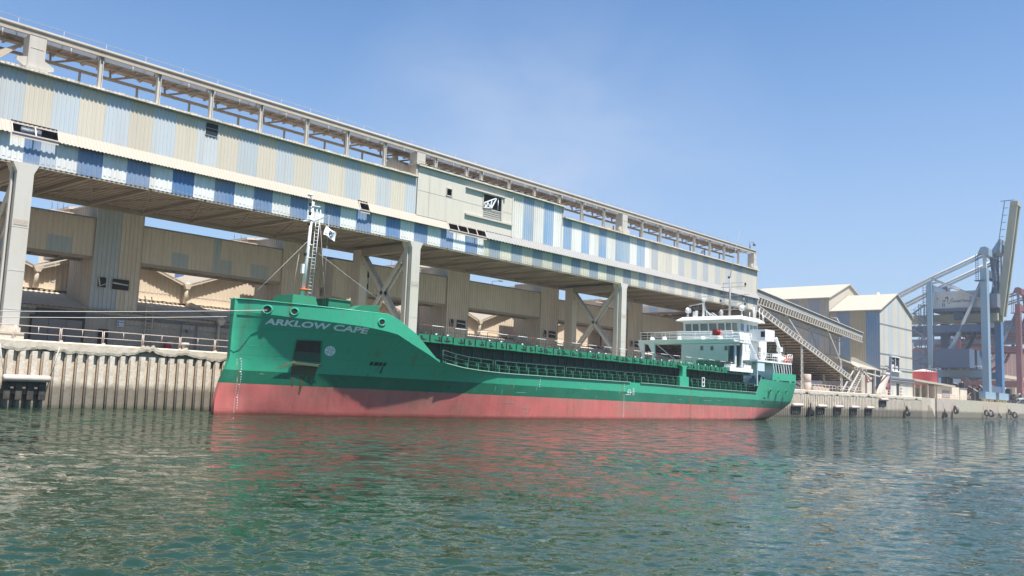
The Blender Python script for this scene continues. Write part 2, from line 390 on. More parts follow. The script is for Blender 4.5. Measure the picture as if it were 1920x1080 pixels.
coping_part(-60,PILE_END,.15,1.0).build('coping_beam',M['coping'],quay)
mb=MB(); pit=.834; x=-20.0
pale,rec,rust=(.66,.59,.49),(.64,.55,.43),(.15,.09,.045)
while x<PILE_END:
    hi=4.2+.12*mnoise.noise((x,2,2))
    X=[x,x+.36,x+.40,x+.70,x+.72,x+pit]; Y=[QY-.05,QY-.05,QY+.26,QY+.26,QY+.12,QY-.05]
    cs=[pale,rec,rec,rust,pale]
    for i in range(5):
        mb.quad((X[i],Y[i],-1.5),(X[i+1],Y[i+1],-1.5),(X[i+1],Y[i+1],hi),(X[i],Y[i],hi),cs[i])
    mb.tube([(x+.72,QY+.1,-1.5),(x+.72,QY+.1,hi-.45)],.03,5,rust); mb.tube([(x+.80,QY-.03,-1.5),(x+.80,QY-.03,hi-.3)],.018,4,rust)
    x+=pit
mb.box(-60,QY+.42,-1.5,PILE_END,QY+.5,4.2,rec)
mb.build('sheet_piling',M['piles'],quay)
mb=MB(); cc=(.50,.43,.35); x=PILE_END
mb.box(PILE_END,QY,-1.5,238,QY+1,QZ,cc); mb.box(238,QY+.9,-1.5,243,QY+1.2,QZ-.2,(.2,.17,.14)); mb.prism([(235,-1.5),(243,-1.5),(239,2.2),(236,3.2)],QY-.1,QY+.85,(.30,.25,.19))
x=243
while x<700:
    mb.box(x,QY-.02,-1.5,x+14.94,QY+1,QZ,tuple(c*random.uniform(.92,1.06) for c in cc)); x+=15
mb.build('concrete_face',M['quayface'],quay)

# railing along the near quay
rail=thing('quay_railing','pale pinkish steel railing of double panels along the quay edge left of the ship','railing',(34,QY+.6,QZ))
x=12.6
while x<46:
    mb=MB(); y=QY+.6
    x1=x+3.14; zt=QZ+1.05
    for xx in (x,x1): mb.tube([(xx,y,QZ-.02),(xx,y,zt)],.035)
    mb.tube([((x+x1)/2,y,zt),((x+x1)/2,y,QZ+.5)],.028)
    mb.tube([(x,y,zt),(x1,y,zt)],.035); mb.tube([(x,y,QZ+.5),(x1,y,QZ+.5)],.03)
    mb.box(x-.12,y-.1,QZ-.02,x+.10,y+.1,QZ+.13)
    mb.build('railing_panel',M['pale_rail'],rail); x+=3.26
# bollard
bo=thing('bollard','small pale mooring bollard on the quay edge just left of the ship bow','bollard',(39.0,QY+.35,QZ))
MB().lathe([(.26,-.02),(.24,.25),(.22,.45),(.0,.47)],(39.0,QY+.4,QZ)).build('post',M['coping'],bo)
MB().lathe([(.0,.36),(.34,.36),(.36,.48),(.30,.60),(.0,.62)],(39.0,QY+.4,QZ)).build('head',M['fender'],bo)

def fender(x0,x1,z,r,label,group=None):
    o=thing('cylinder_fender',label,'fender',((x0+x1)/2,QY-.6,z),group)
    mb=MB(); mb.lathe([(0,x0),(r*.9,x0),(r,x0+.08),(r,x1-.08),(r*.9,x1),(0,x1)],(0,QY-.55,z),'x',16); mb.build('roller',M['fender'],o)
    mb=MB(); n=max(2,int((x1-x0)/.8))
    for i in range(n):
        a=x0+(x1-x0)*(i+.5)/n; mb.box(a-.22,QY-.38,z-1.55,a+.22,QY-.08,z-.1)
    mb.box(x0+.15,QY-.28,z-.62,x1-.1,QY-.1,z-.05); mb.box(x0+.1,QY-.3,z-1.1,x1-.15,QY-.1,z-.75)
    mb.build('roller_shadow',M['shadow_dark'],o)  # dark blocks stand in for the shadow under the roller
    mb=MB()
    for xx,dx in ((x0+.05,-.35),(x1-.05,.7)): mb.tube([(xx,QY-.55,z+.1),(xx+dx,QY-.2,4.6)],.035,5)
    mb.build('hanging_rope',M['rope'],o)
fender(24.67,27.9,2.15,.25,'long pale pink cylinder fender hanging on the quay wall at the far left')
fg='pale cylinder fenders on the quay wall beyond the stern'
fender(157.0,161.2,2.1,.32,'pale cylinder fender low on the quay between the ship stern and the big tyre',fg)
for i,(xa,lab) in enumerate(((168.2,'first pale cylinder fender to the right of the big tyre, under the lattice stair'),(176.4,'second pale cylinder fender to the right of the big tyre'),(184.8,'third pale cylinder fender to the right of the big tyre'),(193.3,'fourth and last low cylinder fender to the right of the big tyre'))):
    fender(xa,xa+3.9,2.05,.30,lab,fg)
fender(201.8,206.0,3.95,.30,'pale cylinder fender hung high just below the coping, above the row of low ones',fg)
def tyre(x,z,r,label,group='old tyres hung on the quay wall',ang=0,wd=.5):
    o=thing('tyre',label,'tyre',(x,QY-.5,z),group)
    prof=[(r*.55,-wd/2*.8),(r*.75,-wd/2),(r*.95,-wd/2*.85),(r,-wd/4),(r,wd/4),(r*.95,wd/2*.85),(r*.75,wd/2),(r*.55,wd/2*.8),(r*.5,0),(r*.55,-wd/2*.8)]
    mb=MB(); mb.lathe(prof,(0,0,0),'y',24)
    ca,sa=math.cos(ang),math.sin(ang)
    mb.v=[(x+px*ca-py*sa,QY-.35-r*abs(sa)+px*sa+py*ca,z+pz) for px,py,pz in mb.v]
    mb.build('tread',M['tyre'],o)
    mb=MB(); mb.tube([(x,QY-.4,z+r*.6),(x,QY-.18,4.7)],.04,5); mb.build('chain',M['steel'],o)
M['tyre']=mat('weathered_tyre',(.20,.18,.155),.9,.5,(.42,.36,.29),1.2,0,bump=.03,bscale=5)
tyre(164.5,1.45,1.35,'largest old tyre hanging on the quay wall just right of the ship stern',ang=.5,wd=.8)
tyre(217.8,1.6,1.25,'old tyre hanging near the end of the sheet piling, below the grey and blue warehouse',ang=.6,wd=.7)
tyre(247.6,1.35,1.15,'tilted old tyre low on the concrete wall right of the broken pile corner',ang=.4,wd=.7)
tyre(255.4,2.3,1.15,'old tyre hung higher on the concrete wall under the low flat building',ang=.7,wd=.7)
tyre(285,1.7,1.0,'left of two tyres hung together below the blue crane legs',ang=1.0,wd=.6)
tyre(289,1.6,1.15,'right of two tyres hung together below the blue crane legs',ang=1.0,wd=.7)
tyre(301,1.0,.7,'small tyre hung alone between the crane pair and the last tyres',ang=.8,wd=.5)
tyre(312.5,2.2,1.0,'upper tyre of the last pair at the right edge of the quay',ang=.6,wd=.6)
tyre(317,1.3,1.1,'lower tyre of the last pair at the right edge of the quay',ang=1.1,wd=.7)
# ---------------------------------------------------------------- cargo ship
KN=[(37.85,7.93),(38.68,7.90),(39.7,7.79),(41.43,7.56),(43.31,7.39),(45.47,7.2),(47.22,6.98),(48.61,6.78),(50.7,5.92),(52,5.42),(53.5,4.75),(53.6,20)]
TOP=[(37.85,8.94),(38.84,8.91),(39.66,8.81),(40.5,8.73),(41.37,8.66),(43.25,8.51),(45.41,8.38),(47.9,8.3),(50.64,6.93),(53.03,5.05),(53.8,4.8),(54.8,4.57),(57,4.35),(59.5,4.22),(62.5,4.14),(88.6,3.98),(97,3.8),(112,3.66),(113.3,5.5),(124.7,5.2)]
BW=[(37.85,.22),(40,.95),(42.5,1.8),(45.5,2.7),(50,3.9),(54.7,5.1),(58,5.7),(63.6,6.5),(75,7.3),(85,7.5),(105,7.5),(112,7.2),(118,6.0),(124.7,5.0)]
STEM=[(-1.2,37.0),(0,37.0),(.83,36.98),(1.44,37.08),(2.4,37.33),(3.6,37.79),(4.3,37.97),(9,37.97)]
STERN=[(-1.2,117.5),(0,119.6),(2.5,124.7),(9,124.7)]
def bd(x):
    if x>=47.8: return 7.5 if x<116 else 7.5-.1*(x-116)/8.7
    q=min(1,max(0,(47.8-x)/9.7))
    return .3+7.2*(1-q**1.75)
ZS=[(38.97, 7.95), (39.27, 7.31), (39.52, 6.17), (39.86, 5.57), (40.81, 4.41), (41.86, 3.42), (43.7, 2.45), (44.92, 1.74), (47.0, 0.94), (48.69, 0.39), (49.89, 0.59), (51.14, 0.89), (53.13, 1.43), (55.08, 1.99), (56.87, 2.41), (57.89, 2.96), (58.76, 3.47), (59.34, 3.78), (59.77, 3.99), (60.2, 4.2)]
def half(x,z):
    zk=min(lerp(KN,x),lerp(TOP,x)); T=bd(x)
    if x>105:
        w=lerp(BW,x); t=max(0,min(1,z/max(zk,.1)))
        return w*(1+.12*z) if z<0 else w+(T-w)*t**.5
    zs=min(zk,lerp(ZS,x)); bs=T-(zk-zs)/2.06
    sl=lerp([(37.8,.06),(38.6,.16),(40,.26),(56,.26),(60,.2),(66,.10),(80,0)],x)
    if z>=zs:
        t=(z-zs)/max(.01,zk-zs); return bs+(T-bs)*t-.10*(T-bs)*math.sin(math.pi*min(1,t))
    return max(.2,bs-(zs-z)*sl)
def sx(x0,z):
    if x0<45: return x0+(lerp(STEM,z)-37.85)*(45-x0)/7.15
    if x0>112: return x0+(lerp(STERN,z)-124.7)*(x0-112)/12.7
    return x0
CL,TR=62.9,.0095
ship=thing('cargo_ship','green and red cargo ship moored along the quay, bow to the left, white bridge aft','cargo ship',(80,CL,0))
ship.rotation_euler=(0,TR,0)
def sxf(x,y,z): return (x-80,y-CL,z+TR*(x-80))
def sb(mb,name,mt,parent=None,**k): return mb.build(name,M[mt],parent or ship,xf=sxf,**k)
# shell below the knuckle
xs=[37.85+.0,37.95,38.15,38.5,39,39.6,40.3,41,41.8,42.6,43.5,44.5,45.5,46.5,47.5,48.6,49.6,50.64,51.4,52.2,53.03,53.5,53.8,54.8,56,57,58.2,59.5,61,62.5]
x=65.0
while x<111: xs.append(x); x+=2.5
xs+= [111,112,112.4,112.8,113.3,114.5,116,118,120,122,123.5,124.7]
NR=30
def shell_pt(x0,j,sgn):
    zt=min(lerp(KN,x0),lerp(TOP,x0)); t=j/NR; z=-1.2+(zt+1.2)*t
    return (sx(x0,z),CL+sgn*half(x0,z),z)
mb=MB()
for sgn in (-1,1):
    v=[shell_pt(x0,j,sgn) for x0 in xs for j in range(NR+1)]; k=NR+1
    f=[]
    for i in range(len(xs)-1):
        for j in range(NR):
            q=(i*k+j,(i+1)*k+j,(i+1)*k+j+1,i*k+j+1); f.append(q if sgn<0 else q[::-1])
    mb.add(v,f,None,True)
v=[shell_pt(xs[0],j,s) for j in range(NR+1) for s in (-1,1)]; mb.add(v,[(2*j,2*j+2,2*j+3,2*j+1) for j in range(NR)],None,True)
v=[shell_pt(xs[-1],j,s) for j in range(NR+1) for s in (-1,1)]; mb.add(v,[(2*j+1,2*j+3,2*j+2,2*j) for j in range(NR)])
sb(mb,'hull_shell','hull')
# bow bulwark above the knuckle
bx=[q for q in xs if q<=53.5]; mb=MB(); NB=6
def bul(x0,j,s,inn=0):
    a=lerp(KN,x0); z=a+(lerp(TOP,x0)-a)*j/NB; return (sx(x0,z)+(.08 if x0<38 else 0)*inn,CL+s*(bd(x0)-inn*.1),z)
for s in (-1,1):
    for inn in (0,1):
        v=[bul(q,j,s,inn) for q in bx for j in range(NB+1)]; k=NB+1
        mb.add(v,[((i*k+j,(i+1)*k+j,(i+1)*k+j+1,i*k+j+1) if (s<0)^(inn>0) else (i*k+j+1,(i+1)*k+j+1,(i+1)*k+j,i*k+j)) for i in range(len(bx)-1) for j in range(NB)],None,True)
mb.add([bul(bx[0],j,s) for j in range(NB+1) for s in (-1,1)],[(2*j,2*j+2,2*j+3,2*j+1) for j in range(NB)],None,True)
for s in (-1,1):
    mb.tube([(q,CL+s*(bd(q)-.05),lerp(TOP,q)) for q in bx],.06,6)
sb(mb,'bow_bulwark','hull')
M['gunw']=mat('sunlit_pale_green',(.26,.45,.34),.6,.3,(.2,.35,.25),1,.1)  # sunlit brightness of the deck edge is put into this pale green
# gunwale strip
for a,b in ((54.2,82.2),(84.2,112)):
  for s in (-1,1):
    mb=MB(); q=a
    while q<b-.01:
        e=min(q+2,b); za,ze=lerp(TOP,q),lerp(TOP,e)
        mb.bar((q,CL+s*bd(q),za+.02),(e,CL+s*bd(e),ze+.02),.26,.07)
        q=e
    sb(mb,'gunwale','gunw')
# decks
def deck(name,a,b,dz,mt='green'):
    mb=MB(); q=[p for p in xs if a<=p<=b]
    v=[(p,CL+s*(min(bd(p),half(p,lerp(TOP,p)-dz))-.06),lerp(TOP,p)-dz) for p in q for s in (-1,1)]
    mb.add(v,[(2*i,2*i+2,2*i+3,2*i+1) for i in range(len(q)-1)]); sb(mb,name,mt)
deck('forecastle_deck',37.85,48.6,1.25); deck('main_deck',53.03,112,.15); deck('poop_deck',113.3,124.7,.95)
mb=MB(); mb.prism([(57.2,3.6),(68.6,3.6),(70.2,6.9),(55.7,6.9)],48.5,48.62,axis='x'); sb(mb,'forecastle_bulkhead','darkgreen')
# cargo hatch coaming, stays and covers
mb=MB(); mb.box(52.0,57.35,3.6,112.2,57.5,6.6); mb.box(52.0,68.3,3.6,112.2,68.45,6.6); mb.box(52.0,57.5,3.6,52.15,68.3,6.6); mb.box(112.05,57.5,3.6,112.2,68.3,6.2)
mb.box(52,56.95,5.32,112,57.35,5.40)
sb(mb,'hatch_coaming','darkgreen')
M['stay']=mat('coaming_stay_paint',(.024,.15,.09),.6,.3,(.02,.07,.05),1,.1)
fx=52.4; k=0
while fx<112:
    mb=MB(); zb=lerp(TOP,fx)-.16
    mb.prism([(56.55,zb),(57.35,zb),(57.35,6.4),(57.22,6.4),(57.2,5.15),(56.75,4.95)],fx-.045,fx+.045,axis='x')
    mb.box(fx-.07,56.5,zb,fx+.07,56.56,4.95-.0095*(fx-60)*.6)
    sb(mb,'coaming_stay','stay'); fx+=1.405
rnd=random.Random(3); cx=51.6; k=0
while cx<112:
    mb=MB(); sl=.0095*(cx-60); n=3
    ln=min(4.215,112.6-cx)
    mb.box(cx,56.9,6.45-sl,cx+ln-.05,68.9,7.0-sl)
    for i in range(int(ln/1.4)):
        a=cx+i*1.405; mb.box(a+.05,56.25,6.42-sl,a+1.30,56.95,7.02-sl); mb.box(a+.02,56.15,6.36-sl,a+1.34,56.95,6.43-sl)
        mb.box(a+.3+rnd.random()*.4,56.2,6.62-sl,a+.8+rnd.random()*.3,56.27,6.74-sl)
        if rnd.random()<.6: mb.tube([(a+.9,56.3,7.0-sl),(a+.9,56.3,7.22-sl)],.05,5)
    hc=sb(mb,'hatch_cover','green')
    mb=MB()
    for i in range(int(ln/1.4)):
        a=cx+i*1.405+rnd.random()*.9; mb.box(a+.1,56.17,6.5-sl,a+.26,56.24,6.9-sl); mb.box(a+.35,56.17,6.52-sl,a+.42,56.25,6.7-sl)
    mb.build_each('cleat',M['blacksteel'],hc,xf=sxf)
    mb=MB()
    for i in range(int(ln/1.4)):
        a=cx+i*1.405
        if rnd.random()<.55:
            b=a+.2+rnd.random()*.9; mb.lathe([(0,0),(.08,.01),(.09,.1),(0,.16)],(b,56.35,7.02-sl),'z',7)
    mb.build_each('vent_cap',M['white'],hc,xf=sxf)
    cx+=4.215; k+=1
M['rail_red']=mat('faded_red_rail',(.30,.07,.065),.6,.3,(.4,.25,.2),1,0)
mb=MB(); mw=MB(); mr_=MB(); px=51.8; i=0
while px<111:
    sl=.0095*(px-60)
    mb.tube([(px,56.3,6.5-sl),(px,56.3,7.82-sl)],.03,5); mb.tube([(px,56.3,7.4-sl),(px+1.405,56.3,7.39-sl)],.012,4)
    (mw if i%2 else mr_).tube([(px,56.3,7.82-sl),(px+1.405,56.3,7.81-sl)],.03 if i%2 else .02,5)
    px+=1.405; i+=1
hr=sb(mb,'hatch_rail','darkgreen'); mw.build_each('white_bar',M['white'],hr,xf=sxf); mr_.build_each('red_bar',M['rail_red'],hr,xf=sxf)
M['deckrail']=mat('deck_rail_paint',(.03,.095,.07),.6,.2,(.1,.1,.08),1,0)
for a,b in ((54.0,60.4),(60.7,70.9),(71.2,81.4),(81.7,92.8),(95.6,104.8),(105.1,112)):
    mb=MB(); zz=lambda q,h:lerp(TOP,q)+h
    q=a
    ys=55.62
    for hh,rr in ((1.08,.035),(.72,.02),(.38,.02)):
        mb.tube([(a+ (b-a)*i/4,ys,zz(a+(b-a)*i/4,hh)) for i in range(5)],rr,5)
    n=max(3,round((b-a)/1.45))
    for i in range(n+1):
        q=a+(b-a)*i/n; mb.tube([(q,ys,zz(q,-.12)),(q,ys,zz(q,1.08))],.03 if i in (0,n) else .022,5)
    sb(mb,'deck_railing','deckrail')
M['portgreen']=mat('bright_green_frame',(.045,.37,.22),.5,.2,(.03,.2,.12),1,.1)
mb=MB(); mb.prism([(93.15,3.75),(95.2,3.75),(95.2,5.05),(94.6,5.1),(94.55,6.15),(95.0,6.4),(93.3,6.4),(93.75,6.15),(93.7,5.1),(93.15,5.05)],55.75,56.2); sb(mb,'fairlead_pedestal','portgreen')
mb=MB()
for xx in (91.0,91.6): mb.tube([(xx,56.7,3.9),(xx,56.7,6.9)],.03,5)
for j in range(9): mb.tube([(91.0,56.7,4.1+j*.32),(91.6,56.7,4.1+j*.32)],.02,4)
sb(mb,'hatch_ladder','deckrail')
mb=MB(); y=55.55
for a,b,c_,d in ((98.0,4.02,98.1,5.15),(98.55,4.02,98.65,5.15),(98.1,5.05,98.55,5.15),(98.1,4.52,98.55,4.62),(98.1,4.02,98.55,4.12)): mb.box(a,y,b,c_,y+.08,d)
sb(mb,'pilot_gate','white')
# forecastle gear
def frust(mb,x0,x1,y0,y1,z0,z1,i): mb.add([(x0,y0,z0),(x1,y0,z0),(x1,y1,z0),(x0,y1,z0),(x0+i,y0+i,z1),(x1-i,y0+i,z1),(x1-i,y1-i,z1),(x0+i,y1-i,z1)],[(0,1,5,4),(1,2,6,5),(2,3,7,6),(3,0,4,7),(4,5,6,7)])
mb=MB(); frust(mb,42.0,45.3,61.0,64.6,7.3,9.72,.55); sb(mb,'mast_house','green')
mb=MB(); mb.box(46.0,61.4,7.1,48.3,63.6,9.66); mb.box(45.9,61.3,9.66,48.4,63.7,9.74); sb(mb,'deck_locker','green')
mb=MB(); mb.prism([(47.4,7.0),(50.3,6.0),(50.3,9.5),(48.3,9.3),(47.4,8.8)],60.0,60.9); sb(mb,'breakwater_plate','green')
mb=MB()
for xx in (45.6,46.2): mb.lathe([(0,-.5),(.42,-.5),(.42,-.4),(.2,-.35),(.2,.35),(.42,.4),(.42,.5),(0,.5)],(xx,60.6,8.55),'y',14)
mb.box(45.2,60.0,7.1,46.6,61.2,8.35); sb(mb,'mooring_winch','darkgreen')
# fairlead openings in the bow bulwark
def on_hull(x0,z):
    if x0<45: a_=lerp(STEM,z)-37.85; x0=(x0-45*a_/7.15)/(1-a_/7.15)
    return CL-(bd(x0) if z>=lerp(KN,x0) else half(x0,z))
def hull_n(x0,z):
    e=.05; y=on_hull(x0,z); a=Vector((2*e,on_hull(x0+e,z)-on_hull(x0-e,z),0)); b=Vector((0,on_hull(x0,z+e)-on_hull(x0,z-e),2*e))
    n=b.cross(a).normalized(); return n if n.y<0 else -n
def disc(mb,x0,z,r,off=.03,n=20,r0=0,sq=1):
    nn=hull_n(x0,z); c=Vector((x0,on_hull(x0,z),z)); u=Vector((1,0,0)); u=(u-nn*u.dot(nn)).normalized(); v_=nn.cross(u)
    o=[c+nn*off+(u*math.cos(2*math.pi*k/n)*sq+v_*math.sin(2*math.pi*k/n))*r for k in range(n)]
    if r0:
        i_=[c+nn*off+(u*math.cos(2*math.pi*k/n)*sq+v_*math.sin(2*math.pi*k/n))*r0 for k in range(n)]
        mb.add(o+i_,[(k,(k+1)%n,n+(k+1)%n,n+k) for k in range(n)])
    else: mb.add(o,[tuple(range(n))])
    return c,nn,u,v_
for x0,z,r in ((39.72,8.16,.32),(41.15,8.08,.26),(46.92,7.64,.26)):
    mb=MB(); nn=hull_n(x0,z); c=Vector((x0,on_hull(x0,z),z)); u=(Vector((1,0,0))-nn*nn.x).normalized(); v_=nn.cross(u)
    n=20; m_=8; vv=[]
    for a in range(n):
        t=2*math.pi*a/n; d=u*math.cos(t)*1.15+v_*math.sin(t)
        for b in range(m_):
            p=2*math.pi*b/m_; vv.append(c+d*(r+.06*math.cos(p))+nn*(.06*math.sin(p)+.02))
    mb.add(vv,[(a*m_+b,((a+1)%n)*m_+b,((a+1)%n)*m_+(b+1)%m_,a*m_+(b+1)%m_) for a in range(n) for b in range(m_)],None,True)
    fl=sb(mb,'fairlead','portgreen')
    mb=MB(); disc(mb,x0,z,r*1.02,.02,sq=1.15); sb(mb,'opening','dark',fl)
# anchor pocket, anchor, side slots
def hull_patch(mb,corners,off=.02,nx=6,nz=6):
    (xa,za),(xb,zb),(xc,zc),(xd,zd)=corners; v=[]
    for i in range(nx+1):
        for j in range(nz+1):
            s,t=i/nx,j/nz
            X=(xa*(1-s)+xb*s)*(1-t)+(xd*(1-s)+xc*s)*t; Z=(za*(1-s)+zb*s)*(1-t)+(zd*(1-s)+zc*s)*t
            v.append((X,on_hull(X,Z)-off,Z))
    k=nz+1; mb.add(v,[(i*k+j,(i+1)*k+j,(i+1)*k+j+1,i*k+j+1) for i in range(nx) for j in range(nz)])
M['pocket']=mat('shaded_rusty_pocket',(.028,.035,.03),.8,.6,(.075,.04,.025),1.2,.4,(.10,.045,.02))  # flat patch: the recess's shade is put into the dark colour, with rust
mb=MB(); hull_patch(mb,((41.95,4.3),(43.58,4.25),(43.2,5.88),(41.8,5.89)),.03); ap=sb(mb,'anchor_pocket','pocket')
mb=MB(); hull_patch(mb,((41.88,4.3),(41.95,4.3),(41.8,5.95),(41.73,5.95)),.06); hull_patch(mb,((43.58,4.25),(43.65,4.25),(43.27,5.95),(43.2,5.95)),.06); hull_patch(mb,((41.73,5.88),(43.27,5.88),(43.27,5.96),(41.73,5.96)),.06)
sb(mb,'pocket_frame','green',ap)
M['pocketfloor']=mat('rust_stained_green',(.03,.10,.07),.7,.6,(.10,.055,.03),1.6,.4,(.13,.06,.03))
mb=MB(); hull_patch(mb,((41.97,4.32),(43.55,4.27),(43.4,4.98),(41.9,5.05)),.045); sb(mb,'sloping_floor','pocketfloor',ap)
M['anchor']=mat('anchor_paint',(.035,.11,.07),.8,.7,(.14,.07,.035),1.5,.3)
def hp(x0,z,o): return Vector((x0,on_hull(x0,z)-o,z))
mb=MB()
mb.bar(hp(41.80,4.15,.22),hp(43.50,4.0,.22),.12,.22)
mb.add([hp(41.95,4.3,.25),hp(41.80,4.0,.25),hp(40.85,3.5,.28),hp(41.45,4.05,.25),hp(42.00,4.15,.4)],[(0,1,2,3),(0,3,4),(1,4,2),(2,4,3),(0,4,1)])
mb.add([hp(43.3,4.12,.2),hp(43.55,3.95,.2),hp(43.75,4.1,.25),hp(43.6,4.08,.25),hp(43.3,4.02,.3)],[(0,1,2,3),(0,3,4),(1,4,2),(2,4,3),(0,4,1)])
sb(mb,'anchor','anchor')
M['ruststain']=mat('rust_stain',(.05,.085,.045),.8,.6,(.13,.07,.025),2.0,.5,(.16,.09,.03))
mb=MB(); hull_patch(mb,((42.0,3.2),(43.5,3.15),(43.6,4.2),(41.95,4.25)),.014)
for a,b,c_ in ((42.2,2.3,.12),(42.75,1.7,.16),(43.2,2.5,.1)): hull_patch(mb,((a-.04,b),(a+.04,b),(a+c_,3.1),(a-c_,3.1)),.014,2,8)
sb(mb,'anchor_rust','ruststain')
mb=MB()
for a,b in ((47.2,47.5),(47.6,48.0),(48.05,48.4),(48.6,48.75)): hull_patch(mb,((a,4.2),(b,4.2),(b+.03,4.48),(a+.03,4.48)),.012,2,2)
disc(mb,47.4,3.45,.05,.02,8)
mb.build_each('scupper_slot',M['dark'],ship,xf=sxf)
# thruster mark
mb=MB(); disc(mb,43.99,5.18,.42,.025,28,.33)
c,nn,u,v_=disc(MB(),43.99,5.18,.1)
for a in (.785,-.785):
    d=u*math.cos(a)+v_*math.sin(a); e=nn.cross(d)
    mb.add([c+nn*.03+d*.4+e*.05,c+nn*.03-d*.4+e*.05,c+nn*.03-d*.4-e*.05,c+nn*.03+d*.4-e*.05],[(0,1,2,3)])
for a in (0,1.5708,3.1416,4.712):
    d=u*math.cos(a)+v_*math.sin(a); e=nn.cross(d)
    mb.add([c+nn*.032+d*.14+e*.05,c+nn*.032+d*.36+e*.15,c+nn*.032+d*.36-e*.15,c+nn*.032+d*.14-e*.05],[(0,1,2,3)])
sb(mb,'thruster_mark','letters')
# name on the bow, laid along the plating
def hull_text(body,size,x_start,zbase,bold=.02,slope=0,track=1.0,maxx=None):
    v,f=text_geo(body,size,bold)
    # arc length along the hull at zbase
    tab=[]; s_=0; X=x_start; prev=Vector((X,on_hull(X,zbase),0))
    while X<x_start+14:
        tab.append((s_,X)); X+=.05; p=Vector((X,on_hull(X,zbase),0)); s_+=(p-prev).length; prev=p
    vs=[]
    for a,b,_ in v:
        X=lerp(tab,a*track); z=zbase+b+slope*(X-x_start); vs.append((X,on_hull(X,z)-.03,z))
    return vs,f,lerp(tab,max(p[0] for p in v)*track)
mb=MB(); vs,f,e=hull_text('ARKLOW CAPE',.61,39.8,7.0,.022,-.066,1.0)
wd=e-39.8
vs,f,e=hull_text('ARKLOW CAPE',.61,39.8,7.05,.022,-.066,5.6/wd)
mb.add(vs,f); sb(mb,'name_lettering','letters')
# draught marks: bow, midships
def draught(x0,zt,labels,dz,size,lean=0):
    mb=MB()
    for i,l in enumerate(labels):
        z=zt-i*dz
        if z<.05: break
        xx=x0+lean*(zt-z)
        v,f,_=hull_text(l,size,xx+(.0 if len(l)>1 else size*.55),z-size*.35,.008); mb.add(v,f)
    return mb
mb=draught(38.72,4.28,['70','8','6','4','2','60','8','6','4','2','50','8','6','4','2','40','8','6','4','2'],.2,.13,.03)
for i in range(43):
    z=4.28-i*.1; X=38.55+.03*(4.28-z)
    if z<.05: break
    hull_patch(mb,((X,z-.012),(X+.06,z-.012),(X+.06,z+.012),(X,z+.012)),.025,1,1)
sb(mb,'bow_draught_marks','letters')
mb=MB()
for i in range(20):
    z=3.9-i*.19
    if z>.15 and abs(z-2.9)>.15: hull_patch(mb,((81.06,z-.03),(81.15,z-.03),(81.15,z+.03),(81.06,z+.03)),.03,1,1)
disc(mb,82.1,2.95,.30,.03,20,.24); hull_patch(mb,((81.65,2.92),(82.55,2.92),(82.55,2.98),(81.65,2.98)),.035,1,1)
for i,z in enumerate((3.35,3.2,3.05,2.9,2.75)): hull_patch(mb,((82.8,z-.02),(83.1,z-.02),(83.1,z+.02),(82.8,z+.02)),.03,1,1)
hull_patch(mb,((82.77,2.65),(82.82,2.65),(82.82,3.4),(82.77,3.4)),.03,1,1)
hull_patch(mb,((81.4,2.66),(82.1,2.66),(82.1,2.71),(81.4,2.71)),.03,1,1)
for i in range(5): hull_patch(mb,((66.9,3.95-i*.22),(67.0,3.95-i*.22),(67.0,4.02-i*.22),(66.9,4.02-i*.22)),.03,1,1)
sb(mb,'load_line_marks','letters')
# old weld-seam and scrape marks on the plating
M['scrape']=mat('pale_scrape',(.22,.36,.28),.7,.6,(.05,.25,.15),3,0)
mb=MB(); rr=random.Random(11)
for i in range(26):
    X=rr.uniform(60,112); z=rr.choice((rr.uniform(2.2,3.2),rr.uniform(2.4,2.9),rr.uniform(.5,2))); 
    if rr.random()<.4: hull_patch(mb,((X,z),(X+.05,z),(X+.06,z+rr.uniform(.2,.6)),(X-.02,z+rr.uniform(.2,.6))),.012,1,2)
    else: hull_patch(mb,((X,z),(X+rr.uniform(.4,2),z-.02),(X+rr.uniform(.4,2),z+.03),(X,z+.05)),.012,2,1)
mb.build_each('scrape_mark',M['scrape'],ship,xf=sxf)
M['seam']=mat('weld_seam',(.10,.46,.31),.6,.3,(.04,.3,.2),3,0)
mb=MB()
for z,a,b in ((6.0,38.2,38.9),(5.35,38.2,40.5),(4.42,38.2,41.6)):
    hull_patch(mb,((a,z-.015),(b,z-.015),(b,z+.015),(a,z+.015)),.015,12,1)
mb.build_each('weld_seam',M['seam'],ship,xf=sxf)
# ---- poop and superstructure
mb=MB()
mb.box(117.1,55.5,5.1,124.6,55.6,6.5); mb.box(117.1,70.1,5.1,124.6,70.2,6.5); mb.box(124.5,55.7,5.2,124.6,70.1,6.5)
pb=sb(mb,'poop_bulwark','portgreen')
mb=MB()
for a,b in ((117.4,118.2),(119.3,119.9),(120.2,122.4),(123.2,124.2)): mb.box(a,55.47,5.34,b,55.5,5.5)
for a in (116.2,118.7,121.2): mb.lathe([(0,0),(.22,0)],(a,55.37,3.95),'y',12); mb.lathe([(0,0),(.1,0)],(118.9,55.48,5.8),'y',10)
mb.box(114.2,55.38,2.85,114.8,55.395,3.05)
mb.build_each('opening',M['dark'],pb,xf=sxf)
mb=MB()
for a in (116.2,118.7,121.2): 
    for k in range(16):
        t0,t1=2*math.pi*k/16,2*math.pi*(k+1)/16; mb.tube([(a+.27*math.cos(t0),55.36,3.95+.32*math.sin(t0)),(a+.27*math.cos(t1),55.36,3.95+.32*math.sin(t1))],.06,5,cap=False)
sb(mb,'stern_fairlead','portgreen')
mb=MB(); mb.box(113.3,55.45,5.1,117.1,55.6,5.3); sb(mb,'bulwark_step','portgreen')
dh=MB(); dh.box(113.6,58.2,4.1,124,67.6,7.95); sb(dh,'lower_deckhouse','white')
mb=MB(); mb.box(113.6,56.0,7.88,124.35,69.8,8.1); sb(mb,'boat_deck','white')
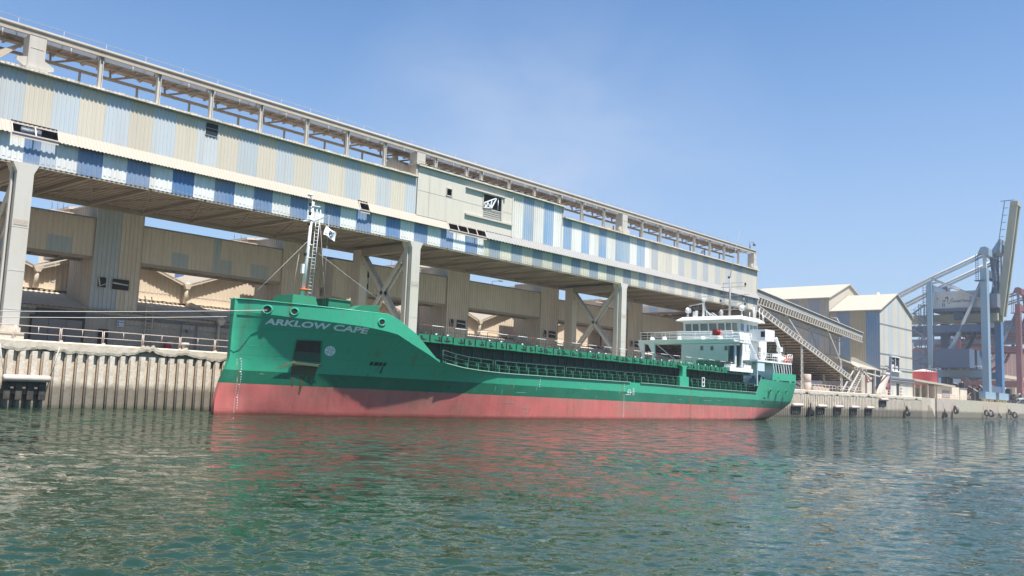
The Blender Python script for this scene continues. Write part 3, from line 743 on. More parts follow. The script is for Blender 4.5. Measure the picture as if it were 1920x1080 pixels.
mb=MB()
for i in range(7): a=118.7+i*.83; mb.bar((a,55.85,5.4),(a-.28,56.12,7.9),.11,.11)
mb.bar((124.3,56.1,7.9),(124.55,56.1,5.4),.11); mb.bar((113.9,56.2,4.2),(113.9,56.2,7.9),.12)
mb.build_each('canopy_strut',M['white'],ship,xf=sxf)
M['shadeblue']=mat('blue_deck_gear',(.10,.17,.24),.6,.3,(.2,.2,.2),1,0)
mb=MB()
for a,b,h_ in ((114.6,.7,1.3),(115.7,.5,1.0),(116.5,.5,1.5),(117.6,.6,1.2)): mb.box(a,57.0,4.3,a+b,57.7,4.3+h_); mb.lathe([(0,0),(.2,.02),(.22,.3),(0,.4)],(a+b/2,57.3,4.3+h_),'z',10)
mb.build_each('deck_equipment',M['shadeblue'],ship,xf=sxf)
mb=MB(); mb.box(113.0,58.3,4.0,121.0,67.5,11.5); hs=sb(mb,'upper_deckhouse','white')
for Y in (64.17,62.59,60.4):
    mb=MB(); mb.box(112.93,Y-.22,9.33,113.0,Y+.22,9.97); p_=sb(mb,'porthole','ribs')
    mb=MB(); mb.box(112.9,Y-.15,9.4,112.94,Y+.15,9.9); sb(mb,'pane','glass',p_)
mb=MB(); mb.box(118.3,58.22,8.15,119.2,58.3,10.1); mb.box(120.0,58.24,9.0,120.35,58.3,9.5); sb(mb,'house_door','ribs')
# wheelhouse
mb=MB()
zf,zc=11.5,13.6
mb.prism([(113.35,zf),(118.6,zf),(118.6,zc),(113.0,zc),(113.2,12.0)],58.5,67.3); wh=sb(mb,'wheelhouse','white')
def win(name,pts): 
    mb=MB(); mb.add(pts,[(0,1,2,3)]); return mb
for Y0,Y1 in ((65.9,66.9),(64.75,65.75),(63.3,64.5),(61.9,63.1),(60.7,61.7),(59.7,60.5),(58.75,59.55)):
    mb=MB(); mb.add([(113.17,Y1,12.05),(113.17,Y0,12.05),(113.0,Y0,13.1),(113.0,Y1,13.1)],[(0,1,2,3)])
    mb.v=[(x-.04,y,z) for x,y,z in mb.v]; w_=sb(mb,'window','glass',wh)
    mb=MB()
    for p,q in (((113.1,Y0-.04,12.0),(112.93,Y0-.04,13.15)),((113.1,Y1+.04,12.0),(112.93,Y1+.04,13.15))): mb.bar(p,q,.07,.07)
    mb.bar((112.93,Y0,13.15),(112.93,Y1,13.15),.07); sb(mb,'frame','white',w_)
for a,b in ((113.5,114.3),(115.3,115.8),(116.2,117.0),(117.3,118.3)):
    mb=MB(); mb.box(a,58.44,12.1,b,58.5,13.05); sb(mb,'window','glass',wh)
mb=MB(); r0=[(112.3,57.7),(119.2,57.7),(119.2,68.1),(112.3,68.1)]; r1=[(113.0,58.4),(118.8,58.4),(118.8,67.4),(113.0,67.4)]
mb.add([(x,y,13.5) for x,y in r0]+[(x,y,13.62) for x,y in r0]+[(x,y,14.12) for x,y in r1],[(3,2,1,0)]+[(i,(i+1)%4,4+(i+1)%4,4+i) for i in range(4)]+[(4+i,4+(i+1)%4,8+(i+1)%4,8+i) for i in range(4)]+[(8,9,10,11)])
sb(mb,'wheelhouse_roof','white')
for y0,y1,yo in ((55.95,58.5,55.95),(67.3,69.8,69.8)):
    mb=MB(); mb.box(115.7,y0,10.85,118.6,y1,10.95); mb.box(115.7,y0,10.95,115.8,y1,12.4); mb.box(118.5,y0,10.95,118.6,y1,12.4); mb.box(115.8,min(yo,yo+.1) if yo<60 else yo-.1,10.95,118.5,yo+.1 if yo<60 else yo,12.4); bw_=sb(mb,'bridge_wing','white')
mb=MB(); mb.box(115.68,56.0,11.3,115.7,56.6,12.1); sb(mb,'wing_window','dark')
mb=MB(); mb.bar((115.9,56.3,7.5),(118.3,56.1,10.7),.1,.1); sb(mb,'wing_strut','darkgreen')
# ladders and landing beside the house
mb=MB()
for a in (0,.55):
    mb.tube([(114.5+a,56.6,8.1),(113.2+a*.2,57.3,11.2)],.045,5)
for j in range(6): mb.tube([(114.5-j*.2,56.6+j*.11,8.3+j*.5),(115.05-j*.3,56.6+j*.11,8.3+j*.5)],.03,4)
for j in range(5):
    for zz in (8.5,8.9): mb.tube([(114+j*.9,56.05,8.1),(114+j*.9,56.05,9.1)],.028,4)
for zz in (8.45,8.8,9.1): mb.tube([(113.8,56.05,zz),(118.2,56.05,zz)],.028,4)
sb(mb,'side_ladder','white')
M['palepanel']=mat('pale_blue_panel',(.55,.66,.72),.5,.2,streak=.1)
mb=MB(); mb.box(113.9,56.1,6.6,115.9,56.2,8.0); sb(mb,'accommodation_ladder','palepanel')
# boat deck gear
mb=MB()
for a in range(10):
    mb.tube([(118.2+a*.68,56.05,8.1),(118.2+a*.68,56.05,9.15)],.028,4)
for zz in (8.45,8.8,9.15): mb.tube([(118.2,56.05,zz),(124.3,56.05,zz)],.028,4)
for zz in (8.45,8.8,9.15): mb.tube([(124.3,56.05,zz),(124.3,69.7,zz)],.028,4)
sb(mb,'boat_deck_railing','white')
mb=MB(); mb.tube([(122.9,57.2,8.1),(122.9,57.2,10.2)],[.28,.22],10); mb.box(122.55,56.9,9.7,123.3,57.5,10.35); mb.bar((122.8,57.2,10.2),(121.7,57.2,11.6),.3,.34); mb.box(121.3,56.95,9.0,122.4,57.45,9.35); sb(mb,'davit','white')
mb=MB(); mb.lathe([(0,0),(.36,.05),(.4,.5),(.4,1.1),(.36,1.55),(0,1.6)],(122.0,56.8,8.6),'x',12); sb(mb,'life_raft','white')
mb=MB(); mb.lathe([(0,0),(.3,.05),(.3,.5),(0,.6)],(122.9,56.3,8.15),'z',10); sb(mb,'marker_buoy','orange')
mb=MB()
for a in (123.5,124.2): mb.box(a,56.2,8.12,a+.55,56.9,9.2)
rk=mb.build_each('red_gear_box',M['red'],ship,xf=sxf)[0]; mb=MB()
for a in (123.35,124.05,124.75): mb.tube([(a,56.12,8.1),(a,56.12,9.35)],.05,5)
mb.tube([(123.35,56.12,9.35),(124.75,56.12,9.35)],.05,5); sb(mb,'rack','white',rk)
# masts and aerials
mb=MB(); X,Y=118.6,CL
mb.tube([(X,Y,14.0),(X,Y,20.2)],[.2,.13],8)
for zz,a in ((15.6,1.3),(16.6,1.1),(17.7,1.5),(18.9,1.2),(19.5,1.0)):
    mb.tube([(X,Y-a*2.0,zz),(X,Y+a*1.2,zz)],.045,5)
for yy,zz in ((-2.4,15.6),(-2.4,18.9),(-2.2,16.7),(1.3,17.7),(1.5,16.6)): mb.tube([(X,Y+yy,zz),(X,Y+yy,zz+.5)],.1,6)
mb.tube([(X,Y-2.4,14),(X,Y-2.4,18.9)],.03,4); mb.tube([(X,Y+1.1,14),(X,Y+1.1,19.5)],.03,4); mb.bar((X,Y-2.0,16.4),(X,Y,15.4),.08)
mb.tube([(118.7,63.1,19.8),(119.6,63.0,23),(121.4,62.9,27.9)],[.05,.035,.02],5)
mm=sb(mb,'main_mast','ribs')
mb=MB()
for yy,zz in ((.25,20.2),(-2.4,19.1),(1.3,17.9),(-2.4,16.2),(1.5,16.8)): mb.lathe([(0,0),(.13,.0),(.15,.25),(0,.4)],(X,Y+yy,zz),'z',8)
mb.build_each('signal_lamp',M['blacksteel'],mm,xf=sxf)
def dome(x,y,z,r,zb):
    mb=MB(); mb.lathe([(0,-r*.75),(r*.7,-r*.72),(r,-.1),(r*.97,r*.3),(r*.75,r*.75),(r*.4,r*.98),(0,r*1.05)],(x,y,z),'z',16); d_=sb(mb,'satellite_dome','white')
    mb=MB(); mb.tube([(x,y,zb),(x,y,z-r*.6)],.1,6); mb.tube([(x+.3,y,zb),(x+.05,y,z-r*.6)],.05,5); mb.tube([(x,y+.3,zb),(x,y+.05,z-r*.6)],.05,5); sb(mb,'mount','white',d_)
dome(114,67.1,15.15,.45,14.0); dome(121.0,62.2,16.0,.48,13.5)
mb=MB(); mb.tube([(114,64.6,14),(114,64.6,16.4)],.16,8); mb.tube([(114,63.9,14),(114,64.5,16.0)],.06,5); mb.bar((114,63.2,14),(114,64.5,15.4),.12); mb.bar((114,62.6,14),(114,64.2,15.0),.1); mb.lathe([(0,0),(.28,.02),(.3,.3),(.2,.5),(0,.55)],(114,64.6,16.4),'z',12)
mb.bar((113.9,63.2,17.02),(113.9,66.3,17.08),.16,.1); mb.bar((113.8,64.7,16.1),(113.8,66.8,15.8),.12,.1); mb.bar((114,65.9,14),(114,65.9,15.1),.6,.5); sb(mb,'radar_mast','white')
mb=MB(); mb.lathe([(0,0),(.32,0),(.3,.12),(0,.2)],(113.4,65.9,15.25),'x',14); mb.box(113.6,65.6,15.4,114.3,66.3,15.7); sb(mb,'searchlight','blacksteel')
mb=MB(); mb.lathe([(0,0),(.1,.1),(.45,.25),(.2,.4),(.35,.7),(.1,1.1),(0,1.1)],(114.5,62.1,14.1),'z',10); mb.bar((114.3,62.5,14.1),(114.3,63.4,14.7),.5,.2); sb(mb,'deck_fan','ribs')
mb=MB()
for X_,Y_,z_ in ((117.5,59.2,15.0),(118.2,58.9,15.8),(118.5,58.2,15.6),(118.8,57.9,15.0),(118.9,57.75,14.6)): mb.tube([(X_,Y_,13.7),(X_,Y_,z_)],.05,5)
mb.build_each('whip_aerial',M['white'],ship,xf=sxf)
# funnel casing aft
mb=MB(); frust(mb,119.3,123.4,63.4,67.2,8,12.4,.25); sb(mb,'funnel_casing','white')
# foremast
mb=MB(); X,Y=44.75,CL
mb.tube([(X-.35,Y,9.6),(X-.1,Y,14),(X+.05,Y,17.9)],[.16,.14,.12],10)
for zz,a,b in ((17.55,-.2,1.0),(16.35,-.9,1.6),(14.2,-.15,.55),(13.1,-.2,.8)): mb.bar((X+a*.7,Y-.15,zz),(X+b*.7,Y-.15,zz+.03),.08,.07)
mb.bar((X-.9,Y-.1,16.1),(X+.1,Y-.1,16.4),.09); mb.bar((X+.1,Y-.15,16.15),(X+.4,Y-1.9,16.6),.07); mb.lathe([(0,0),(.22,.02),(.16,.22),(0,.25)],(X-.3,Y,18.35),'z',10); mb.tube([(X,Y,17.9),(X-.3,Y,18.4)],.05,5)
mb.box(X-.62,Y-.1,11.7,X-.40,Y+.15,12.5); fm=sb(mb,'foremast','white')
mb=MB()
for a in (.25,.62): mb.tube([(X-.35+a+.05,Y-.35,9.6),(X-.1+a,Y-.33,14),(X+.05+a,Y-.3,17.3)],.03,5)
q=9.8
while q<17.2: mb.tube([(X-.1+(q-9.8)*.05-.0,Y-.33,q),(X+.28+(q-9.8)*.05,Y-.33,q)],.022,4); q+=.3
sb(mb,'mast_ladder','white',fm)
mb=MB()
for xx,zz in ((-.35,17.5),(-.3,16.7),(-.35,15.8),(-.5,13.2),(.55,14.3),(.55,13.2)): mb.lathe([(0,0),(.12,0),(.14,.25),(0,.38)],(X+xx,Y-.2,zz),'z',8)
mb.build_each('mast_lamp',M['blacksteel'],fm,xf=sxf)
mb=MB(); mb.lathe([(0,0),(.4,.02),(.42,.14),(0,.2)],(X-.25,Y-.1,10.25),'z',12); sb(mb,'bell','orange',fm)
mb=MB()
for p,q in (((X-.1,Y,14.6),(39.0,61.2,9.6)),((X+1.0,Y,13.6),(52.2,60.5,9.3)),((X+.4,Y-1.9,16.6),(45.0,60.8,8.8)),((X+.8,Y-.1,16.6),(45.6,61.2,8.8)),((43.1,62.5,9.7),(43.5,62.5,13.2))):
    mb.tube([p,q],.017,4)
sb(mb,'rigging','wire',fm)
# flag
fo=thing('flag','small white flag with a dark emblem flying beside the foremast of the green ship','flag',(46.1,60.9,15.6))
def flagpt(a,b):  # a along fly, b down hoist
    return (44.95+a*.9-b*.16,60.85-a*.33+.09*math.sin(a*7+b*2),15.7-b*.8-a*(.62-.12*b)+.05*math.sin(a*9))
mb=MB(); n=10; v=[flagpt(i/n,j/n) for i in range(n+1) for j in range(n+1)]
mb.add(v,[(i*(n+1)+j,(i+1)*(n+1)+j,(i+1)*(n+1)+j+1,i*(n+1)+j+1) for i in range(n) for j in range(n)],None,True); mb.build('cloth',M['letters'],fo)
M['emblem']=mat('flag_emblem',(.06,.06,.11),.7,0,streak=0)
mb=MB()
for poly in (((.3,.25),(.5,.2),(.62,.35),(.45,.42)),((.3,.5),(.42,.45),(.6,.55),(.68,.75),(.45,.85),(.32,.7)),((.55,.12),(.7,.25),(.72,.4),(.62,.3)),((.06,.75),(.2,.8),(.2,.86),(.06,.82))):
    for o_ in (-.02,): mb.add([(flagpt(a,b)[0]+.0,flagpt(a,b)[1]+o_-.03,flagpt(a,b)[2]) for a,b in poly],[tuple(range(len(poly)))])
mb.build('emblem',M['emblem'],fo)
# hatch-cover gantry crane
ga=thing('gantry_crane','white hatch gantry crane with railed walkway straddling the hold ahead of the bridge','gantry crane',(108.5,CL,6.6))
mb=MB(); mb.box(107.2,56.0,9.98,109.9,70.9,10.42); mb.box(107.05,56.0,10.3,110.05,70.9,10.45)
mb.bar((108.3,56.4,10.36),(108.3,70.9,10.36),.3,.34); mb.build('bridge_beam',M['white'],ga)
for Y,zz in ((70.2,6.2),(68.5,6.6)):
    mb=MB()
    mb.bar((107.4,Y,zz),(107.4,Y,10.0),.30,.34); mb.add([(107.3,Y-.1,10.0),(107.3,Y+.95,10.0),(107.3,Y+.1,8.4),(107.3,Y-.1,8.4),(107.5,Y-.1,10.0),(107.5,Y+.95,10.0),(107.5,Y+.1,8.4),(107.5,Y-.1,8.4)],[(0,1,2,3),(7,6,5,4),(0,4,5,1),(1,5,6,2),(2,6,7,3)]); mb.build('leg',M['white'],ga)
for Xl in (107.6,109.3):
    mb=MB(); mb.bar((Xl,56.2,6.9),(Xl,56.2,10.0),.26,.3); mb.build('leg',M['white'],ga)
mb=MB(); mb.box(105.6,55.85,6.25,112.0,56.9,6.75); mb.box(105.9,55.9,6.75,107.2,56.8,7.15); mb.box(109.6,55.9,6.75,111.6,56.8,7.2); mb.build('bogie',M['white'],ga)
mb=MB(); mb.tube([(107.3,56.6,6.9),(107.3,56.6,9.6)],.36,10); mb.tube([(108.6,56.5,6.9),(108.6,56.5,9.7)],.42,10); mb.build_each('hoist_cylinder',M['darkgreen'],ga)
mb=MB()
for j in range(13):
    Y=56.3+j*1.19; mb.tube([(107.15,Y,10.4),(107.15,Y,11.5)],.032,5)
for zz in (10.75,11.1,11.5): mb.tube([(107.15,56.3,zz),(107.15,70.6,zz)],.032 if zz<11.4 else .05,5); mb.tube([(109.9,56.3,zz),(109.9,70.6,zz)],.03,5)
for j in range(7): mb.tube([(109.9,56.3+j*2.38,10.4),(109.9,56.3+j*2.38,11.5)],.03,5)
mb.build('walkway_railing',M['white'],ga)
mb=MB(); mb.box(106.9,55.2,10.0,110.3,56.3,10.15)
for j in range(5):
    for zz in (10.5,10.9,11.3): 
        if j<4: mb.tube([(107+j*.8,55.2,zz),(107.8+j*.8,55.2,zz)],.035,5)
    mb.tube([(107+j*.8,55.2,10.1),(107+j*.8,55.2,11.3)],.035,5)
for j in range(9): mb.tube([(110.3,55.6-.05*j,9.9-j*.3),(110.3,56.2-.05*j,9.9-j*.3)],.03,4)
mb.tube([(110.3,55.6,10),(110.3,55.2,7.3)],.035,5); mb.tube([(110.3,56.2,10),(110.3,55.8,7.3)],.035,5)
mb.build('ladder_platform',M['white'],ga)
mb=MB(); mb.box(107.0,58.1,10.95,107.4,59.2,11.75); mb.lathe([(0,0),(.3,0),(.3,.1),(0,.12)],(106.9,58.4,11.4),'x',12); mb.build('red_control_box',M['red'],ga)
mb=MB()
for Y in (58.6,61.2,64.8,67.2,69.2): mb.lathe([(0,0),(.3,.05),(.35,.3),(.2,.5),(0,.52)],(108.0,Y,10.42),'z',10)
mb.tube([(107.1,57.8,10.7),(107.1,64,10.62)],.05,5); mb.build_each('hydraulic_unit',M['white'],ga)
mb=MB(); mb.box(107.8,58.5,6.2,110.6,62.0,7.7); mb.build('tool_house',M['green'],ga)
mb=MB(); mb.bar((107.5,68.3,10.0),(107.5,64.8,7.5),.07); mb.build('stay',M['white'],ga)
# mooring ropes
def rope(pa,pb,sag,label):
    mb=MB(); pts=[]
    for i in range(25):
        t=i/24; p=Vector(pa).lerp(Vector(pb),t); p.z-=sag*4*t*(1-t); pts.append(p)
    o=mb.tube(pts,.03,6).build('mooring_rope',M['rope']); return tag(o,label,'rope','mooring ropes from the bow to the quay')
rope((39.72,60.68,8.1),(2,72.3,5.6),.35,'upper white mooring rope, leading from the round bow fairlead to the quay')
rope((38.6,64.2,7.6),(2,72.6,5.35),.35,'lower white mooring rope, coming from behind the bow below the other rope')
# ---------------------------------------------------------------- loading gallery on pillars
GY=72.5
def corr(mb,a0,a1,zb,zt,plane,colf,pitch=.34,depth=.04,axis='x',flip=False):
    """trapezoid-ribbed sheet along x (facing -y) or along y (facing -x); zb, zt numbers or functions"""
    fz=lambda q,a:q(a) if callable(q) else q
    a=a0
    while a<a1-.001:
        e=min(a+pitch,a1); w_=e-a
        A=[a,a+w_*.30,a+w_*.42,a+w_*.88,e]; D=[0,0,depth,depth,0]
        for i in range(4):
            c=colf(a+w_*.5)
            P=lambda q,d,z:(q,plane+d,z) if axis=='x' else (plane+d,q,z)
            if axis=='x': mb.quad(P(A[i],D[i],fz(zb,A[i])),P(A[i+1],D[i+1],fz(zb,A[i+1])),P(A[i+1],D[i+1],fz(zt,A[i+1])),P(A[i],D[i],fz(zt,A[i])),c)
            else: mb.quad(P(A[i+1],D[i+1],fz(zb,A[i+1])),P(A[i],D[i],fz(zb,A[i])),P(A[i],D[i],fz(zt,A[i])),P(A[i+1],D[i+1],fz(zt,A[i+1])),c)
        a=e
gal=thing('loading_gallery','very long raised gallery clad in beige, white and blue stripes on tall pillars','gallery',(80,78,QZ))
LB,BE=(.45,.492,.518),(.575,.515,.415)
WH,BL=(.70,.71,.70),(.095,.20,.38)
WH2,BL2=(.70,.69,.645),(.25,.38,.54)
D1,D2=(.60,.565,.48),(.43,.46,.48)
PL=(.585,.545,.465)
def jit(c,k,amp=.09): r=random.Random(int(k*7+3)); q=1+r.uniform(-amp,amp); return tuple(x*q for x in c)
def upc(x):
    k=math.floor((x-25.03)/2.03); 
    if x<65.4: return jit(BE if k%2==0 else LB,k)
    if x<105: return jit(WH2 if math.floor((x-81.2)/2.0)%2==0 else BL2,k)
    q=math.floor((x-105)/1.9); r=random.Random(q).random()
    if x<112: return jit(WH2 if q%2 else (.33,.43,.53),q)
    return jit(D1 if q%2 else (D2 if r<.7 else (.55,.53,.47)),q,.08)
def skc(x):
    k=math.floor((x-29.36)/2.0)
    if 26.4<x<27.4: return (.40,.47,.56)
    if x<76.5: return jit(BL if k%2==0 else WH,k)
    q=k
    return jit((.20,.26,.31) if k%2==0 else (.52,.50,.40),q,.10) if x<112 else jit((.36,.38,.38) if k%2==0 else (.56,.53,.44),q,.1)
mb=MB(); corr(mb,12,65.3,21.35,25.45,GY,upc); corr(mb,81.2,91.0,21.35,26.95,GY-.06,upc,.40,.07); corr(mb,91.0,146.8,21.35,25.35,GY,upc,.36,.06)
uc=mb.build('upper_cladding',M['clad'],gal)
# smooth raised bay with its openings
def wall_holes(mb,x0,x1,z0,z1,y,holes,col):
    xs_=sorted({x0,x1,*[h[0] for h in holes],*[h[1] for h in holes]}); zs=sorted({z0,z1,*[h[2] for h in holes],*[h[3] for h in holes]})
    for i in range(len(xs_)-1):
        for j in range(len(zs)-1):
            cx_,cz=(xs_[i]+xs_[i+1])/2,(zs[j]+zs[j+1])/2
            if not any(h[0]<cx_<h[1] and h[2]<cz<h[3] for h in holes): mb.quad((xs_[i],y,zs[j]),(xs_[i+1],y,zs[j]),(xs_[i+1],y,zs[j+1]),(xs_[i],y,zs[j+1]),col)
HB=[(69.73,70.6,24.35,25.2),(75.8,79.05,24.0,25.75)]
mb=MB(); wall_holes(mb,65.35,81.2,21.35,26.75,GY-.10,HB,PL)
mb.quad((65.35,GY+.2,21.35),(65.35,GY-.1,21.35),(65.35,GY-.1,26.75),(65.35,GY+.2,26.75),PL)
mb.box(81.0,GY-.16,21.3,81.2,GY-.1,26.8,PL)
rb=mb.build('raised_bay_wall',M['clad'],gal)
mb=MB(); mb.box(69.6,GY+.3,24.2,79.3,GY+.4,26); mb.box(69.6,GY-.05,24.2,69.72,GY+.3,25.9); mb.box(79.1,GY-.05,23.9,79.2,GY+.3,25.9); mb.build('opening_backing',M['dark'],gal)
mb=MB()
for a,b,c_,d in HB:
    for p,q in (((a,c_),(b,c_)),((b,c_),(b,d)),((a,d),(b,d)),((a,c_),(a,d))): mb.bar((p[0],GY-.13,p[1]),(q[0],GY-.13,q[1]),.1,.1)
mb.bar((72.8,GY-.25,25.85),(79.6,GY-.25,25.85),.3,.12); mb.bar((72.8,GY-.22,22.75),(81.0,GY-.22,22.75),.28,.2)
for j in range(4): mb.bar((75.9,GY-.14,23.1+j*.24),(78.9,GY-.14,23.1+j*.24),.06,.04)
mb.bar((79.05,GY-.2,23.0),(79.05,GY-.2,25.9),.25,.12)
mb.build('sliding_door_track',M['concrete_paint'],gal)
mb=MB()
for p,q in (((75.9,24.6),(77.9,25.5)),((75.9,24.05),(77.2,24.2)),((77.2,24.2),(78.0,25.5)),((76.3,24.1),(76.5,24.8)),((76.5,24.8),(77.0,24.15)),((77.0,24.15),(77.2,25.1)),((75.9,24.6),(76.2,24.1))): mb.bar((p[0],GY-.2,p[1]),(q[0],GY-.2,q[1]),.13,.12)
mb.tube([(78.4,GY-.15,25.6),(78.4,GY-.15,24.2)],.05,5); mb.build('hoist_jib',M['white'],gal)
# panel seams of the bay
mb=MB(); mb.box(65.4,GY-.115,24.13,75.7,GY-.098,24.17); mb.box(79.1,GY-.115,24.13,81,GY-.098,24.17); mb.box(67.1,GY-.115,21.4,67.14,GY-.098,26.7); mb.build('panel_seam',M['steel'],gal)
mb=MB(); mb.box(39.95,GY-.02,24.2,41.1,GY+.02,25.3); pw=mb.build('square_vent',M['dark'],gal)
mb=MB(); mb.box(39.95,GY-.06,24.78,41.1,GY-.02,24.86); mb.box(39.9,GY-.06,24.14,41.15,GY-.02,24.22); mb.build('frame',M['bluesteel'],pw)
# skirt and its canopy, with three open stretches
OPEN=[(24.13,27.5),(57.35,58.6),(70.1,76.3)]
mb=MB(); corr(mb,12,146.8,18.36,20.62,GY-.06,skc,.40,.045); mb.build('striped_skirt',M['clad'],gal)
def canopy(x0,x1,mt,pitch,depth,drop=0):
    mb=MB(); a=x0
    while a<x1-.01:
        e=min(a+pitch,x1); A=[a,a+(e-a)*.45,a+(e-a)*.5,a+(e-a)*.95,e]; D=[0,0,depth,depth,0]
        for i in range(4):
            mb.quad((A[i],GY-.56,20.42-D[i]),(A[i+1],GY-.56,20.42-D[i+1]),(A[i+1],GY-.02,21.42-D[i+1]),(A[i],GY-.02,21.42-D[i]))
        a=e
    mb.build('skirt_canopy',M[mt],gal)
canopy(12,24.13,'cream',.30,.05); canopy(27.5,57.35,'cream',.30,.045); canopy(58.6,70.1,'cream',.30,.03); canopy(76.3,146.8,'ribs',.55,.07)
for i,(a,b) in enumerate(OPEN):
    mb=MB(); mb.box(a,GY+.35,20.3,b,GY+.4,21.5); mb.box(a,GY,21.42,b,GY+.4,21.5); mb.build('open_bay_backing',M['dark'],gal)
    mb=MB(); mb.bar((a,GY-.15,21.26),(b,GY-.15,21.26),.08,.1); mb.bar((a,GY-.55,20.46),(b,GY-.55,20.46),.1,.1); mb.bar((a,GY-.50,20.3),(b,GY-.50,20.3),.05,.28)
    n=max(1,round((b-a)/1.45))
    for j in range(n+1): q=a+(b-a)*j/n; mb.bar((q,GY-.55,20.42),(q,GY-.12,21.32),.10,.08)
    mb.build('open_bay_frame',M['pale_rail'],gal)
# illegible white plate behind the first opening
mb=MB(); mb.box(24.9,GY+.1,20.65,26.4,GY+.14,21.2); pl_=mb.build('sign_plate',M['bluesteel'],gal)
mb=MB(); v,f=text_geo('Loading conv. A02',.17,.004); mb.add([(24.98+p[0]*.88,GY+.085,20.98+p[1]) for p in v],f); mb.build('sign_lettering',M['letters'],pl_)
# roof, eaves and dust
mb=MB(); mb.box(12,GY-.38,25.47,65.2,84.4,25.58); mb.box(65.2,GY-.45,26.8,91.2,84.4,26.95); mb.box(91.2,GY-.38,25.38,147.1,84.4,25.5); mb.box(64.9,GY-.2,25.5,65.2,78,26.9)
mb.box(91.0,GY-.1,25.4,91.2,78,26.9); mb.build('roof',M['steel'],gal)
mb=MB()
for a_,b_,z_ in ((12,65.2,25.47),(65.2,91.2,26.8),(91.2,147.1,25.38)):
    mb=MB(); q=a_
    while q<b_-.01:
        e=min(q+.34,b_); mb.box(q,GY-.46,z_-.01,q+(e-q)*.86,GY-.3,z_+.16+.03*math.sin(q*3)); mb.box(q,GY-.42,z_+.02,e,GY-.38,z_+.12); q=e
    mb.build('dusty_eave',M['dust'],gal)
def heap(mb,x0,x1,y0,y1,z,hfun,st=.35,ny=6):
    n=max(2,int((x1-x0)/st)); v=[]
    for i in range(n+1):
        x=x0+(x1-x0)*i/n
        for j in range(ny+1):
            y=y0+(y1-y0)*j/ny; e=min(j,ny-j)/ (ny/2)
            v.append((x,y,z+hfun(x,y,e)))
    mb.add(v,[(i*(ny+1)+j,(i+1)*(ny+1)+j,(i+1)*(ny+1)+j+1,i*(ny+1)+j+1) for i in range(n) for j in range(ny)],None,True)
mb=MB()
lump=lambda x,y,e:.03+.10*max(0,mnoise.noise((x*1.9,y*2,0)))+.05*mnoise.noise((x*5,y*3,2))
heap(mb,12,65.1,GY-.42,GY+.9,25.58,lump,.25); heap(mb,65.2,91.2,GY-.5,GY+.8,26.95,lambda x,y,e:lump(x,y,e)+.06,.25); heap(mb,91.2,147,GY-.42,GY+.9,25.5,lambda x,y,e:lump(x,y,e)*.4,.4)
heap(mb,65.4,91,74,78.5,26.9,lambda x,y,e:(.15+.75*max(0,mnoise.noise((x*.45,y*.5,5)))+.2*mnoise.noise((x*1.5,y*1.5,1)))*min(1,e*1.4),.3,10)
mb.build('dust_layer',M['dust'],gal)
# dust-covered upstand at the start of the raised roof
mb=MB(); corr(mb,60.8,65.2,25.5,lambda x:min(27.2,25.7+(x-60.8)*1.1) if x<62.2 else 27.2-(x-62.2)*.16,73.4,lambda x:(.42,.34,.26),.5,.08); mb.build('roof_upstand',M['shade_clad'],gal)
# body behind the cladding, soffit
mb=MB(); mb.box(12,84.2,18.4,147,84.35,25.4); mb.box(146.7,GY,18.4,146.85,84.3,25.4); mb.build('rear_wall',M['shade_clad'],gal)
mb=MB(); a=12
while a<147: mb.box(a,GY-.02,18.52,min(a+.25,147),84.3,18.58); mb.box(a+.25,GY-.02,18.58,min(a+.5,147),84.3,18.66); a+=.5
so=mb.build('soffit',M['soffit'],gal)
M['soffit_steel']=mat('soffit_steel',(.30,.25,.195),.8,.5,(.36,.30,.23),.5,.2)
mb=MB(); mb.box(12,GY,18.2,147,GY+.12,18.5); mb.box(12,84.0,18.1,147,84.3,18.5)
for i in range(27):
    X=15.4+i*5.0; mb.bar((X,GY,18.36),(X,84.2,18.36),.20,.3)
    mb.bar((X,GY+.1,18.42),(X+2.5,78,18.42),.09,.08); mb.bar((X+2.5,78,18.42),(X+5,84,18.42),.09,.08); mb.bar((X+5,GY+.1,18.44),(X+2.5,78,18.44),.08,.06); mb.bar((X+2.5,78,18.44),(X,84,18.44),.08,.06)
mb.build('soffit_truss',M['soffit_steel'],gal)
